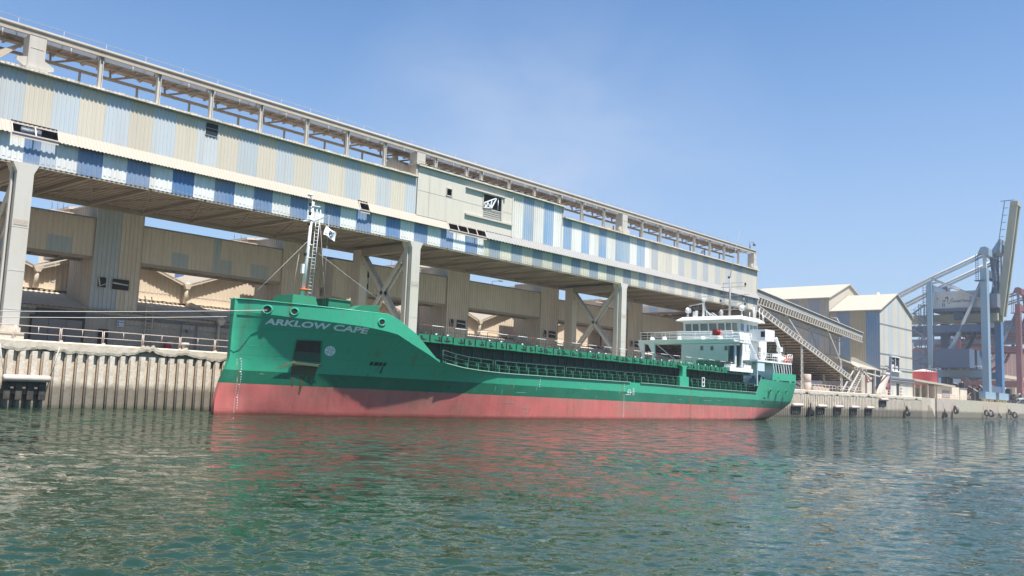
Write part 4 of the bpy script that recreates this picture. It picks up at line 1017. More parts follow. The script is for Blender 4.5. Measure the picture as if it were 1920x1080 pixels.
# pillars
for X in (-14.6,25.4,65.4,105.2,145.2):
    mb=MB(); mb.box(X-.6,GY-.35,QZ-.3,X+.6,GY+1.0,17.6)
    for zz in (7.2,10.1,13.4): mb.box(X-.615,GY-.365,zz,X+.615,GY+.1,zz+.06)
    mb.prism([(X-.6,17.6),(X+.6,17.6),(X+.95,18.34),(X-.95,18.34)],GY-.35,GY+1.0)
    p_=mb.build('pillar',M['concrete_paint'],gal)
    mb=MB()
    for j in range(7):
        for q in range(3): mb.lathe([(0,-.03),(.045,-.02),(.05,0)],(X-.42+j*.14,GY-.35,13.62+q*.12),'y',6)
    mb.box(X-.5,GY-.37,13.55,X+.5,GY-.35,14.0); mb.build('splice_plate',M['steel'],p_)
    mb=MB(); mb.box(X-.95,GY-.55,QZ-.05,X+.95,GY+1.2,QZ+.5); mb.box(X-.7,GY-.45,QZ+.5,X+.7,GY+1.1,QZ+.9); mb.build('base_plinth',M['coping'],p_)
    mb=MB(); mb.bar((X-.75,GY+.3,QZ),(X-.75,GY+.3,18.2),.14,.3); mb.build('side_channel',M['concrete_paint'],p_)
    mb=MB(); mb.box(X-.55,80.9,QZ-.2,X+.55,82.3,18.1); mb.build('rear_pillar',M['shade_clad'],gal)
    mb=MB()
    for s,dy in ((1,0),(-1,.0)):
        for o in (-.32,.32):
            a,b=((X+o,GY+1.0,17.3),(X+o,80.9,8.6)) if s>0 else ((X+o,GY+1.0,8.6),(X+o,80.9,17.3))
            mb.bar(a,b,.14,.42)
    for t in (.15,.3,.45,.6,.75,.9):
        for (za,zb_) in ((17.3,8.6),(8.6,17.3)):
            y=GY+1+(8.4-.5)*t; z=za+(zb_-za)*t; mb.bar((X-.32,y,z),(X+.32,y,z),.08,.3)
    mb.bar((X,GY+1,8.3),(X,80.9,8.3),.5,.35); mb.build('cross_brace',M['concrete_paint'],gal)
    mb=MB(); mb.box(X-.4,GY+.9,17.35,X-.1,81,18.2); mb.box(X+.1,GY+.9,17.35,X+.4,81,18.2); mb.build('cross_girder',M['soffit_steel'],gal)
# roof-top frame
for X,z0 in ((25.4,25.6),(65.6,26.9),(105.2,25.5),(145.6,25.5)):
    w2=.62 if X<140 else .5
    mb=MB(); mb.box(X-w2,GY-.2,z0,X+w2,GY+1.0,28.35)
    if X!=65.6: mb.prism([(X-w2-.75,z0+.55),(X-w2-.75,z0+.8),(X-w2,z0+1.0),(X-w2,z0+.1)],GY-.1,GY+.1); mb.prism([(X+w2,z0+1.0),(X+w2+.75,z0+.6),(X+w2+.75,z0+.35),(X+w2,z0+.1)],GY-.1,GY+.1)
    mb.box(X-.8,GY-.45,z0-.02,X+.8,GY+1,z0+.2); c_=mb.build('roof_column',M['concrete_paint'],gal)
    mb=MB()
    for j in range(8): mb.lathe([(0,-.03),(.045,-.02),(.05,0)],(X-.42+j*.12,GY-.2,27.35),'y',6)
    mb.build('bolt_row',M['steel'],c_)
PX=[15.4,20.4,30.4,35.35,40.3,45.4,50.6,55.6,60.6,68.06,73.03,75.5,80.45,85.33,90.4,95.3,100.4,110,115,120,125,130,134.8,139.9]
for X in PX:
    z0=26.9 if 65.2<X<91.2 else 25.5
    mb=MB(); mb.box(X-.16,GY-.05,z0,X-.10,GY+.25,28.4); mb.box(X+.10,GY-.05,z0,X+.16,GY+.25,28.4); mb.box(X-.1,GY+.07,z0,X+.1,GY+.13,28.4); mb.box(X-.3,GY-.1,z0,X+.3,GY+.3,z0+.08); mb.build('frame_post',M['concrete_paint'],gal)
mb=MB(); mb.box(12,GY-.1,28.4,146.2,GY+.3,28.62); mb.box(12,GY-.2,28.30,146.2,GY-.12,28.5)
mb.build('top_beam',M['steel'],gal)
mb=MB(); mb.tube([(12,GY-.05,28.82),(146,GY-.05,28.82)],.17,10); mb.build('top_pipe',M['steel'],gal)
mb=MB(); mb.tube([(12,GY+.8,29.75),(146,GY+.8,29.55)],.022,4)
q=14
while q<146: mb.tube([(q,GY+.8,28.0),(q,GY+.8,29.75)],.018,4); q+=3.4
for a in range(52): mb.tube([(13+a*2.55,GY+.9,28.0),(13+a*2.55,GY+.9,28.6)],.035,4)
mb.build('top_wire_rail',M['wire'],gal)
mb=MB(); mb.box(12,GY+1.0,28.35,145,GY+1.2,28.72); mb.build('canopy_fascia',M['bluesteel'],gal)
M['pinksteel']=mat('dusty_pink_sheet',(.44,.36,.30),.8,.4,(.52,.43,.35),.6,.2)
mb=MB(); mb.box(12,GY+1.2,28.70,145,76.7,28.76)
q=13
while q<145: mb.box(q,GY+1.2,28.52,q+.14,76.7,28.70); q+=1.25
mb.box(12,75.0,28.4,145,75.15,28.55); mb.build('belt_canopy',M['pinksteel'],gal)
mb=MB(); mb.bar((12,76.1,27.85),(145,76.1,27.85),.25,.22); 
for i,X in enumerate(PX+[65.6,105.2]):
    mb.bar((X-.2,76.1,25.5),(X-.2,76.1,27.8),.16,.16) if not 66<X<90 else None
    mb.bar((X-2.6,76.1,27.85),(X-2.6,76.3,28.7),.14); mb.bar((X-2.5,76.1,27.9),(X+.2,74.4,28.65),.16,.14); mb.bar((X,GY+.2,28.5),(X,76.6,28.62),.12,.12)
mb.build('rear_roof_frame',M['steel'],gal)
mb=MB()
for X in (25.2,105.1): mb.prism([(X-.35,28.1),(X-.1,28.1),(X-2.6,25.6),(X-3.9,25.6)] if X<30 else [(X-.2,26.0),(X-.2,26.8),(X-4.5,25.9),(X-4.5,25.5)],74.0,77.8)
mb.build('gusset_plate',M['steel'],gal)
mb=MB(); mb.tube([(144.0,GY,28.8),(144.0,GY,30.3)],.09,6); mb.tube([(144.0,GY,30.25),(145.6,GY,30.3)],.05,5); mb.lathe([(0,0),(.25,0),(.25,.4),(0,.5)],(145.6,GY,29.75),'z',10); mb.build('camera_pole',M['bluesteel'],gal)
mb=MB(); mb.tube([(65.0,76,27.9),(65.0,76,28.9)],.35,10); mb.lathe([(0,0),(.7,0),(.6,.25),(.15,.5),(0,.9)],(65.0,76,28.8),'z',12); mb.build('roof_cowl',M['dust'],gal)
# draped sheets on the posts of the far roof frame
mb=MB(); mb.bar((130.5,75,25.5),(132,75,27.2),.1); mb.bar((131,75,25.5),(132.5,75,27.2),.1)
for j in range(5): mb.bar((130.7+j*.3,75,25.8+j*.3),(131.2+j*.3,75,25.8+j*.3),.06)
mb.build('roof_ladder',M['steel'],gal)

# ---------------------------------------------------------------- storage buildings behind the gallery
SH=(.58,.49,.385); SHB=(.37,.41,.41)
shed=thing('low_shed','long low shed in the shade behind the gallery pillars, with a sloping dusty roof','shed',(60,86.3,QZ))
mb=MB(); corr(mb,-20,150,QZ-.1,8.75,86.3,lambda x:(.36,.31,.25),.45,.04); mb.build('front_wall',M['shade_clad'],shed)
mb=MB(); a=-20
while a<150: mb.add([(a,85.9,8.72),(a+.5,85.9,8.72),(a+.5,95.2,10.9),(a,95.2,10.9),(a+.25,85.9,8.80),(a+.25,95.2,10.98)],[(0,4,5,3),(4,1,2,5)]); a+=.5
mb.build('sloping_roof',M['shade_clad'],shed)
mb=MB(); mb.box(32.4,86.05,7.6,36.75,86.2,8.5); mb.box(31.9,86.0,7.55,32.4,86.2,7.85); mb.box(31.95,86.02,QZ,32.05,86.2,7.6); mb.box(36.55,86.02,QZ,36.75,86.2,7.6)
dr=mb.build('sliding_door',M['blacksteel'],shed)
M['shut']=mat('dull_door_sheet',(.22,.20,.19),.8,.4,(.3,.25,.2),.5,.2)
mb=MB(); mb.box(32.05,86.1,QZ,33.5,86.2,7.6); mb.box(33.55,86.1,QZ,35.05,86.2,7.6); mb.box(35.1,86.1,QZ,36.55,86.2,7.6); mb.build('leaf',M['shut'],dr)
mb=MB(); mb.box(38.15,86.1,QZ,39.05,86.25,7.0); mb.build('small_door',M['dark'],shed)
M['blueboard']=mat('faded_blue_white_board',(.50,.56,.62),.6,.2,streak=0)
mb=MB(); mb.box(39.85,86.12,7.35,40.5,86.2,7.95); nb=mb.build('notice_board',M['blueboard'],shed)
mb=MB(); mb.box(39.9,86.1,7.7,40.0,86.12,7.85); mb.box(39.9,86.1,7.45,40.0,86.12,7.6); mb.box(40.1,86.1,7.75,40.42,86.12,7.8); mb.build('board_symbol',M['dark'],nb)
mb=MB()
for xx in (42.6,43.3): mb.tube([(xx,86.0,QZ),(xx,86.0,9.0),(xx,86.6,10.6)],.05,5)
for j in range(14): mb.tube([(42.6,86.0,5.3+j*.33),(43.3,86.0,5.3+j*.33)],.03,4)
mb.build('roof_ladder',M['shade_clad'],shed)
mb=MB()
mb.tube([(51.4,94.6,13.4),(51.4,94.6,11.0)],.22,8); mb.tube([(51.4,94.4,11.0),(50.9,86.0,8.9)],.34,8); mb.tube([(50.6,86.0,8.9),(50.6,86.0,QZ)],.14,8); mb.prism([(50.2,8.9),(51.2,8.9),(50.8,8.3),(50.45,8.3)],85.6,86.1)
mb.tube([(45.5,86.2,8.3),(45.6,86.2,6.2)],.03,4); mb.tube([(40,86.2,7.6),(52,86.2,7.5)],.03,4); mb.box(45.0,85.9,5.9,45.6,86.2,6.3); mb.build('drain_pipes',M['shade_clad'],shed)
mb=MB()
for z_ in (8.35,8.15): mb.tube([(14,86.15,z_),(56,86.15,z_)],.05,4)
for q_ in (46.5,48.2,53.5,57,61,70,76,82,90,97): mb.tube([(q_,86.15,8.4),(q_,86.15,QZ)],.06,5)
for q_ in (47,55,63,73,81): mb.box(q_,85.8,7.3,q_+.5,86.2,7.55)
mb.build_each('wall_conduit',M['bluesteel'],shed)
mb=MB(); mb.box(44.7,85.7,QZ,45.3,86.1,6.0); mb.build('red_hose_box',M['red'],shed)
# gabled halls
GW=95.0
M['hallroof']=mat('dusty_hall_roof',(.33,.285,.23),.9,.4,(.42,.36,.29),.2,.2)
hall_names={0:'leftmost lit gable end behind the low shed, left of the ribbed tower',1:'lit gable end between the first two ribbed towers, its valley over the drain pipe',2:'lit gable end hidden mostly behind the second tower and the cross braces',3:'gable end behind the third tower with most of it hidden',4:'lit gable end left of the fourth tower, seen under the conveyor bridge',5:'lit gable end right of the fourth tower, behind the slanted braces',6:'last gable end, seen above the ship bridge'}
for i in range(7):
    v0=35.2+16*(i-1); v1=v0+16; ap=(v0+v1)/2
    h_=thing('gabled_hall',hall_names[i],'hall',(ap,GW,QZ),'gabled storage halls behind the conveyor')
    zt=lambda x:13.0+(8-abs(x-ap))*.37
    mb=MB(); corr(mb,v0,v1,QZ,zt,GW,lambda x:(.60,.50,.385),.5,.05); mb.build('gable_wall',M['lit_wall'],h_)
    mb=MB()
    for s in (-1,1):
        e=ap+s*8; mb.add([(e,GW-.75,13.15),(ap,GW-.75,16.1),(ap,GW+14,16.1),(e,GW+14,13.15),(e,GW-.75,13.02),(ap,GW-.75,15.97),(ap,GW+14,15.97),(e,GW+14,13.02)],[(0,1,2,3),(4,7,6,5),(0,4,5,1)])
    mb.build('roof',M['hallroof'],h_)
    mb=MB()
    for s in (-1,1):
        e=ap+s*8; mb.prism([(e,12.8),(ap,15.75),(ap,16.0),(e,13.05)],GW-.72,GW-.66)
        for t in (.2,.5,.8): q=ap+s*8*t; mb.box(q-.05,GW-.78,16.0-8*t*.37-.3,q+.05,GW-.72,16.05-8*t*.37)
    mb.build('barge_board',M['shade_clad'],h_)
    mb=MB(); mb.box(v0+.3,GW-.03,11.9,v1-.3,GW-.01,11.95); heap(mb,v0,v1,GW-.8,GW,10.85,lambda x,y,e:.12+.16*max(0,mnoise.noise((x*1.3,y,3))),.3,3); mb.build('dust_ledge',M['dust'],h_)
    mb=MB(); mb.tube([(v1,GW-.7,12.9),(v1-.1,GW-.6,11.0)],.22,8); mb.prism([(v1-.5,13.2),(v1+.5,13.2),(v1+.2,12.6),(v1-.2,12.6)],GW-.95,GW-.5); mb.build('rain_head',M['shade_clad'],h_)
# ribbed transfer towers and the conveyor bridges between them
tw=[(37.2,41.9,'ribbed grey transfer tower with two small broken vents, the leftmost one'),(58.3,63.6,'ribbed transfer tower behind the ship foremast'),(84.4,88.6,'ribbed transfer tower right of the middle gallery pillar'),(104.2,108.4,'ribbed transfer tower with a pair of vents left of the slim rear pillar'),(127.5,131.8,'ribbed transfer tower seen left of the ship bridge')]
for i,(a,b,lab) in enumerate(tw):
    t_=thing('transfer_tower',lab,'tower',((a+b)/2,87,QZ+3.5),'ribbed transfer towers along the shed')
    cf=(lambda x:SHB if i==0 and x<39.6 else SH)
    mb=MB(); corr(mb,a,b,8.6,19.0,86.5,cf,.42,.09); corr(mb,86.5,91.9,8.6,19.0,a,lambda x:SH,.42,.08,'y'); mb.box(b-.02,86.55,8.6,b,91.9,19.0,SH); mb.box(a+.05,91.8,8.6,b,91.9,19,SH); mb.box(a-.05,86.4,18.95,b+.05,92,19.1,SH)
    mb.build('ribbed_wall',M['shade_clad'],t_)
    zv=11.0
    mb=MB(); mb.box(a+.6,86.42,zv,a+1.35,86.47,zv+.95); mb.box(a+2.0,86.42,zv-.05,a+3.6,86.47,zv+.95); vt=mb.build('vent',M['dark'],t_)
    mb=MB(); mb.bar((a+.65,86.4,zv+.05),(a+1.3,86.4,zv+.35),.06); mb.bar((a+2.0,86.4,zv+.55),(a+3.5,86.4,zv+.45),.12); mb.bar((a+.6,86.4,zv+.95),(a+.75,86.4,zv+.2),.1); mb.build('broken_slat',M['shade_clad'],vt)
br=[(-20,37.2,'shaded beige conveyor bridge with a blue patch, left of the first tower'),(41.9,58.3,'shaded beige conveyor bridge with three blue patches between the first two towers'),(63.6,84.4,'shaded conveyor bridge behind the cross braces of the middle pillar'),(88.6,104.2,'shaded conveyor bridge between the third and fourth towers, sky showing above'),(108.4,127.5,'shaded conveyor bridge right of the slim rear pillar'),(131.8,150,'shaded conveyor bridge ending at the gallery end above the ship bridge')]
pat=[(33.0,35.4),(45.0,47.0),(49.7,50.6),(50.6,51.9),(54.3,56.5)]
for a,b,lab in br:
    o=thing('conveyor_bridge',lab,'conveyor bridge',((a+b)/2,88,13.9),'conveyor bridges between the towers')
    mb=MB(); top=17.5 if a<90 else 16.9
    def cf2(x): return SH
    corr(mb,a,b,15.4,top,86.7,lambda x:SHB if 49.7<x<50.6 else SH,.46,.06); corr(mb,a,b,13.9,15.4,86.7,lambda x:SHB if any(p<x<q for p,q in pat) else SH,.46,.06)
    mb.box(a,86.8,13.9,b,90.0,14.0,SH); mb.box(a,89.9,13.9,b,90.0,top,SH); mb.box(a,86.55,top,b,90.2,top+.12,(.20,.2,.21))
    mb.build('ribbed_side',M['shade_clad'],o)
    mb=MB(); mb.bar((a,87,13.75),(b,87,13.75),.2,.3); mb.bar((a,89.5,13.75),(b,89.5,13.75),.2,.3); q=a
    while q<b-2: mb.bar((q,87,13.75),(q+2.5,89.5,13.7),.1); mb.bar((q+2.5,87,13.75),(q+2.5,89.5,13.7),.12); q+=2.5
    mb.build('under_truss',M['soffit_steel'],o)
# overhanging transfer house beside the second tower
o=thing('transfer_house','boxy ribbed house overhanging beside the second tower, with a slanted underside','transfer house',(68,84,13))
mb=MB(); corr(mb,64.2,69.6,12.9,17.0,85.0,lambda x:SHB if x>68.6 else SH,.46,.06); mb.add([(64.2,85.05,12.9),(69.6,85.05,12.2),(69.6,90,12.2),(64.2,90,13.2)],[(0,1,2,3)],SH); mb.box(64.2,85.1,12.9,64.3,90,17,SH); mb.box(64.1,84.8,17.0,69.8,90,17.15,SH); mb.build('ribbed_body',M['shade_clad'],o)
mb=MB(); mb.box(68.7,84.93,15.6,69.5,84.98,16.5); mb.box(68.6,84.93,14.2,68.8,84.98,15.4); mb.box(69.2,84.93,14.2,69.45,84.98,14.8); mb.build('vent',M['dark'],o)
# lit rooftop head houses with railings beyond the bridges
for X,w_,lab in ((41.0,3.4,'sunlit rooftop head house with a railing, above the leftmost conveyor bridge'),(63.5,5.5,'sunlit rooftop head house with a railing, above the second conveyor bridge'),(88.5,5,'sunlit rooftop head house left of the narrow sky gap by the middle pillar'),(116.5,6,'sunlit rooftop head house with a railing over the fourth tower'),(139,7,'sunlit rooftop head house above the ship bridge, seen left of its domes')):
    o=thing('head_house',lab,'head house',(X,98,16),'rooftop head houses')
    mb=MB(); mb.box(X-w_/2,98,15,X+w_/2,104,20.0); mb.build('body',M['lit_wall'],o)
    mb=MB(); mb.prism([(X-w_/2-.4,20.0),(X+w_/2+.4,20.5),(X+w_/2+.4,20.75),(X-w_/2-.4,20.25)],97.6,104.3); mb.build('roof',M['dust'],o)
    mb=MB()
    for j in range(7): q=X-w_/2-2+j*(w_)/6; mb.tube([(q,97.8,19.6),(q,97.8,21.6)],.04,4)
    for zz in (20.9,21.6): mb.tube([(X-w_/2-2,97.8,zz),(X+w_/2-2,97.8,zz)],.04,4)
    mb.box(X-w_/2-2.2,97.7,19.5,X+w_/2-1,98.5,19.65); mb.build('railing',M['pale_rail'],o)
# taller striped building beyond the halls
o=thing('striped_silo_building','pale building with dark blue stripes glimpsed over the valley of the lit gables','building',(62,134,QZ))
mb=MB(); corr(mb,50,90,QZ,22.0,134,lambda x:(.10,.15,.30) if math.floor(x/1.9)%2 else (.55,.47,.37),.5,.08); mb.build('striped_wall',M['clad_far'],o)
mb=MB(); mb.box(49.5,133.6,22,90.5,150,22.3); mb.build('roof',M['dust'],o)
o=thing('street_lamp','thin dark lamp post with a bent arm in the sky gap over the conveyor bridge','lamp post',(95.3,88.5,16.95))
mb=MB(); mb.tube([(95.3,88.5,16.95),(95.3,88.5,18.4),(96.9,88.5,18.65)],.06,6); mb.build('post',M['bluesteel'],o)
mb=MB(); mb.box(96.8,88.35,18.55,97.5,88.65,18.7); mb.build('lamp_head',M['bluesteel'],o)
# ---------------------------------------------------------------- sloping conveyors beyond the gallery
o=thing('sloping_conveyor','upper lattice-sided conveyor sloping down from the gallery end to the grey and blue warehouse','sloping conveyor',(172,75,QZ))
mb=MB()
def ln(x,p,q): return p[1]+(q[1]-p[1])*(x-p[0])/(q[0]-p[0])
A,B_=(147,22.0),(198.2,17.9)
mb.add([(A[0],73,A[1]-.75),(B_[0],73,B_[1]-.55),(B_[0],73,B_[1]+.25),(A[0],73,A[1]+.35),(A[0],77.5,A[1]-.75),(B_[0],77.5,B_[1]-.55),(B_[0],77.5,B_[1]+.25),(A[0],77.5,A[1]+.35)],[(0,1,2,3),(7,6,5,4),(3,2,6,7),(0,4,5,1),(1,5,6,2)])
mb.build('belt_housing',M['ribs'],o)
mb=MB(); mb.bar((A[0],72.9,A[1]+.4),(B_[0],72.9,B_[1]+.3),.3,.12); mb.build('dusty_edge',M['dust'],o)
mb=MB(); n=46
for Y in (73.0,77.5):
    mb.bar((A[0],Y,A[1]-2.2),(B_[0],Y,B_[1]-1.75),.12,.14); mb.bar((A[0],Y,A[1]-.85),(B_[0],Y,B_[1]-.65),.12,.14)
    for i in range(n):
        x0=A[0]+(B_[0]-A[0])*i/n; x1=A[0]+(B_[0]-A[0])*(i+1)/n; xm=(x0+x1)/2
        lo=lambda x:ln(x,(A[0],A[1]-2.2),(B_[0],B_[1]-1.75)); hi=lambda x:ln(x,(A[0],A[1]-.85),(B_[0],B_[1]-.65))
        mb.bar((x0,Y,lo(x0)),(xm,Y,hi(xm)),.10); mb.bar((xm,Y,hi(xm)),(x1,Y,lo(x1)),.07)
mb.build('lattice_girder',M['concrete_paint'],o)
for p,q,r_ in (((160.2,18.9),(166.9,15.0),(167.2,5.0)),((179.4,17.8),(186.3,11.6),(186.8,5.0))):
    mb=MB()
    for Y in (73.3,77): mb.bar((p[0],Y,p[1]),(q[0],Y,q[1]),.22); mb.bar((q[0],Y,q[1]),(r_[0],Y,r_[1]),.18); mb.bar((q[0]+.6,Y,q[1]),(r_[0]+.6,Y,r_[1]),.18)
    z=5.4
    while z<q[1]-.6: mb.bar((q[0],73.3,z),(q[0]+.6,73.3,z+.55),.09); mb.bar((q[0]+.6,73.3,z+.55),(q[0],73.3,z+1.1),.09); z+=1.1
    mb.build('trestle',M['concrete_paint'],o)
o=thing('sloping_shed_roof','huge brown roof sloping to the ground beyond the gallery, seen from its ribbed underside, lattice along its edge','sloping roof',(170,85,QZ))
P0,P1=(147.2,18.6),(191.5,7.6)
mb=MB(); mb.add([(P0[0],73.2,P0[1]),(P1[0],73.2,P1[1]),(P1[0],108,P1[1]),(P0[0],108,P0[1]),(P0[0],73.2,P0[1]+.15),(P1[0],73.2,P1[1]+.15),(P1[0],108,P1[1]+.15),(P0[0],108,P0[1]+.15)],[(3,2,1,0),(4,5,6,7),(0,1,5,4),(1,2,6,5),(3,0,4,7)])
mb.build('roof_sheet',M['soffit'],o)
M['purlin']=mat('brown_purlin',(.13,.10,.08),.9,.4,(.2,.16,.12),.5,.2)
mb=MB(); rr=random.Random(5)
for i in range(26):
    x=P0[0]+1.4+i*1.7; z=ln(x,P0,P1); mb.bar((x,73.3,z-.12),(x,107,z-.12),.14,.22)
mb.build('purlin',M['purlin'],o)
mb=MB()
for i in range(26):
    x=P0[0]+.9+i*1.7; z=ln(x,P0,P1); y=74.5
    while y<106:
        if rr.random()<.55: mb.box(x,y,z-.16,x+.25,y+rr.uniform(.2,1.2),z-.03)
        y+=rr.uniform(1.2,3.5)
mb.build('pale_dash',M['dust'],o)  # short opaque pale dashes scattered between the purlins
mb=MB(); n=34
mb.bar((P0[0],73.0,P0[1]+.0),(P1[0],73.0,P1[1]),.16,.2); mb.bar((P0[0],73.0,P0[1]+1.15),(P1[0],73.0,P1[1]+1.0),.12,.14)
for i in range(n):
    x0=P0[0]+(P1[0]-P0[0])*i/n; x1=P0[0]+(P1[0]-P0[0])*(i+1)/n; xm=(x0+x1)/2
    f=lambda x:ln(x,P0,P1); mb.bar((x0,73,f(x0)),(xm,73,f(xm)+1.1),.14,.12); mb.bar((xm,73,f(xm)+1.1),(x1,73,f(x1)),.09)
mb.build('edge_lattice',M['concrete_paint'],o)
mb=MB()
for (a,b) in (((158,76),(163,90)),((163,76),(158,95)),((181,78),(185,92)),((186,76),(180,94))): mb.bar((a[0],a[1],5),(b[0],b[1],12),.2)
mb.bar((160,80,9.5),(160,100,9.5),.2); mb.bar((160,80,7.3),(160,100,7.3),.2); mb.bar((148,74,5),(153.5,82,14),.3); mb.bar((157,76,5),(149,84,11),.3); mb.build('shed_brace',M['purlin'],o)
mb=MB(); mb.box(200,100,QZ,200.3,125,9); mb.box(147,108,QZ,200,108.3,18.5); mb.build('back_wall',M['purlin'],o)
# lattice stair tower / feeder chute at the foot
o=thing('feed_stair','pale lattice stair leaning up to the foot of the sloping roof','stair',(197,74,QZ))
mb=MB()
for y in (74.0,75.4):
    mb.bar((192.2,y,5),(199.4,y,10.2),.22); mb.bar((195.5,y,5),(201.4,y,9.8),.16); mb.bar((199.8,y,5),(199.8,y,10.4),.2)
for i in range(12): mb.bar((192.6+i*.58,74.0,5.3+i*.42),(195.8+i*.48,74.0,5.2+i*.4),.09); mb.bar((192.6+i*.58,74.0,5.3+i*.42),(192.6+i*.58,75.4,5.3+i*.42),.1)
for a in (196,197.5,199,201,203): mb.tube([(a,73.9,9.4),(a,73.9,10.7)],.05,4)
mb.tube([(196,73.9,10.7),(203,73.9,10.7)],.05,4); mb.tube([(196,73.9,10.1),(203,73.9,10.1)],.05,4)
mb.build('stair_frame',M['concrete_paint'],o)
mb=MB(); mb.box(199.0,73.6,10.4,202.0,76,10.8); mb.box(200.4,74,5,202.2,75,9.2); mb.build('chute_head',M['steel'],o)
mb=MB(); mb.lathe([(0,-.06),(.5,-.05),(.5,.05),(0,.06)],(202.6,73.5,8.0),'y',16); sg=mb.build('round_red_sign',M['red'],o)
mb=MB(); mb.box(202.25,73.4,7.9,202.95,73.44,8.1); mb.build('white_bar',M['white'],sg)
# railing on the far quay
o=thing('far_quay_railing','low pale railing on the quay edge beyond the ship stern','railing',(190,QY+.7,QZ))
for a,b in ((168,180),(181,194),(203,213),(246,262),(263.5,276)):
    mb=MB(); n=max(2,round((b-a)/1.8))
    for i in range(n+1): q=a+(b-a)*i/n; mb.tube([(q,QY+.7,QZ-.02),(q,QY+.7,QZ+1.15)],.05,4)
    mb.tube([(a,QY+.7,QZ+1.15),(b,QY+.7,QZ+1.15)],.055,4); mb.tube([(a,QY+.7,QZ+.6),(b,QY+.7,QZ+.6)],.045,4); mb.build('railing_panel',M['pale_rail'],o)
o=thing('quay_drum','pale upright cylinder standing on the quay under the sloping roof','drum',(172.5,74.5,QZ))
mb=MB(); mb.lathe([(0,0),(.75,0),(.8,.1),(.8,1.55),(.75,1.6),(.8,1.65),(.8,3.1),(.7,3.2),(0,3.2)],(172.5,74.5,QZ),'z',18); mb.build('shell',M['fender'],o)
for X,w_,h_,lab,mt in ((157,3.2,1.1,'dusty red machine parked on the quay just behind the ship stern','red'),(176.5,8,.9,'low dusty pink block wall on the quay under the sloping roof','pinksteel')):
    o=thing('quay_machine' if mt=='red' else 'block_wall',lab,'machine' if mt=='red' else 'low wall',(X,73.6,QZ))
    mb=MB(); mb.box(X-w_/2,73.2,QZ-.02,X+w_/2,74.4,QZ+h_*.7); mb.box(X-w_/2+.4,73.4,QZ+h_*.7,X+w_*.2,74.2,QZ+h_); mb.box(X-w_/2-.1,73.1,QZ,X+w_/2+.1,73.2,QZ+.2); mb.build('body',M[mt],o)
# ---------------------------------------------------------------- striped warehouses
FB,FG=(.24,.32,.42),(.50,.45,.375)
o=thing('front_warehouse','tall pale striped warehouse with a cream gable roof standing at the quay edge','warehouse',(229,88,QZ))
def gx(x,x0,x1,ze,zr): return zr-(abs(x-(x0+x1)/2))*(zr-ze)/((x1-x0)/2)
mb=MB(); x0,x1=217.5,240.5
corr(mb,x0,x1,QZ,lambda x:gx(x,x0,x1,25.2,30),76,lambda x:((.44,.48,.50) if (math.floor((x-x0)/1.75)%3==1 or 222.6<x<224.4) else (.56,.52,.44)),.6,.06)
def sidecol(y):
    k=math.floor((y-76)/1.75); return [(.17,.27,.40),(.17,.27,.40),(.44,.35,.22),(.44,.35,.22),(.20,.27,.35),(.20,.27,.35),(.36,.31,.25)][k%7] if y<90 else ((.25,.29,.34) if k%3==0 else (.37,.34,.29))
corr(mb,76,110,QZ,lambda y:25.2,x0,sidecol,.55,.08,'y')
mb.box(x1-.1,76.1,QZ,x1,110,25.2,FG); mb.build('cladding',M['clad_far'],o)
mb=MB(); 
for s in (0,1):
    e=x0-.5 if s==0 else x1+.5; mb.add([(e,75.6,25.0),(229,75.6,30.05),(229,88,30.05),(e,88,25.0),(e,75.6,25.25),(229,75.6,30.3),(229,88,30.3),(e,88,25.25)],[(0,1,2,3),(4,7,6,5),(0,4,5,1),(0,3,7,4)])
mb.build('roof',M['roofcream'],o)
mb=MB(); mb.box(224.6,75.9,11.1,230.2,75.97,14.4); wn=mb.build('window',M['dark'],o)
mb=MB()
for a in (224.5,227.3,230.2): mb.bar((a,75.85,11),(a,75.85,14.5),.2)
mb.bar((224.4,75.8,14.5),(230.3,75.8,14.5),.35,.2); mb.bar((224.3,75.7,11.0),(230.6,75.7,11.0),.5,.25); mb.box(224.8,75.8,11.2,226.4,75.9,12.6); mb.box(227.5,75.8,11.2,229,75.9,12.3); mb.build('frame',M['white'],wn)
mb=MB(); mb.box(228.4,75.9,QZ,230.0,75.97,8.1); mb.build('door',M['dark'],o)
mb=MB()
for j in range(4): mb.box(231,75.85,5.6+j*.75,232.6,75.97,5.8+j*.75)
mb.build('louvre',M['dust'],o)
mb=MB(); mb.tube([(218,75.6,9.2),(240.6,75.6,9.2)],.22,6); mb.tube([(218,75.6,8.7),(240.6,75.6,8.7)],.15,6); mb.box(217.5,75.4,9.35,241,76,9.5); mb.tube([(217,75.7,11.9),(240.4,75.7,11.9)],.1,5); mb.box(217.4,75.9,14.9,240.5,75.96,15.02); mb.box(217.4,75.9,22.0,240.5,75.96,22.1); mb.box(240.5,76.2,17.3,242.5,78,19.0); mb.build('pipe_run',M['bluesteel'],o)
o=thing('rear_warehouse','taller pale warehouse with a wide cream roof behind the quay-edge warehouse','warehouse',(229,110,QZ))
mb=MB(); y0=88.2; x0b,x1b=217.3,243
corr(mb,x0b,x1b,QZ,lambda x:gx(x,x0b,x1b,28.6,33.3),y0,lambda x:FG,.6,.06)
corr(mb,y0,170,QZ,lambda y:28.6,x0b,lambda y:((.26,.30,.36) if math.floor((y-y0)/2.6)%2 else (.38,.345,.295)),.6,.08,'y'); mb.build('cladding',M['clad_far'],o)
mb=MB()
for s in (0,1):
    e=x0b-.6 if s==0 else x1b+.6; xm=(x0b+x1b)/2; mb.add([(e,87.8,28.4),(xm,87.8,33.2),(xm,112,33.2),(e,118,28.4),(e,87.8,28.65),(xm,87.8,33.45),(xm,112,33.45),(e,118,28.65)],[(0,1,2,3),(4,7,6,5),(0,4,5,1),(0,3,7,4),(2,6,7,3)])
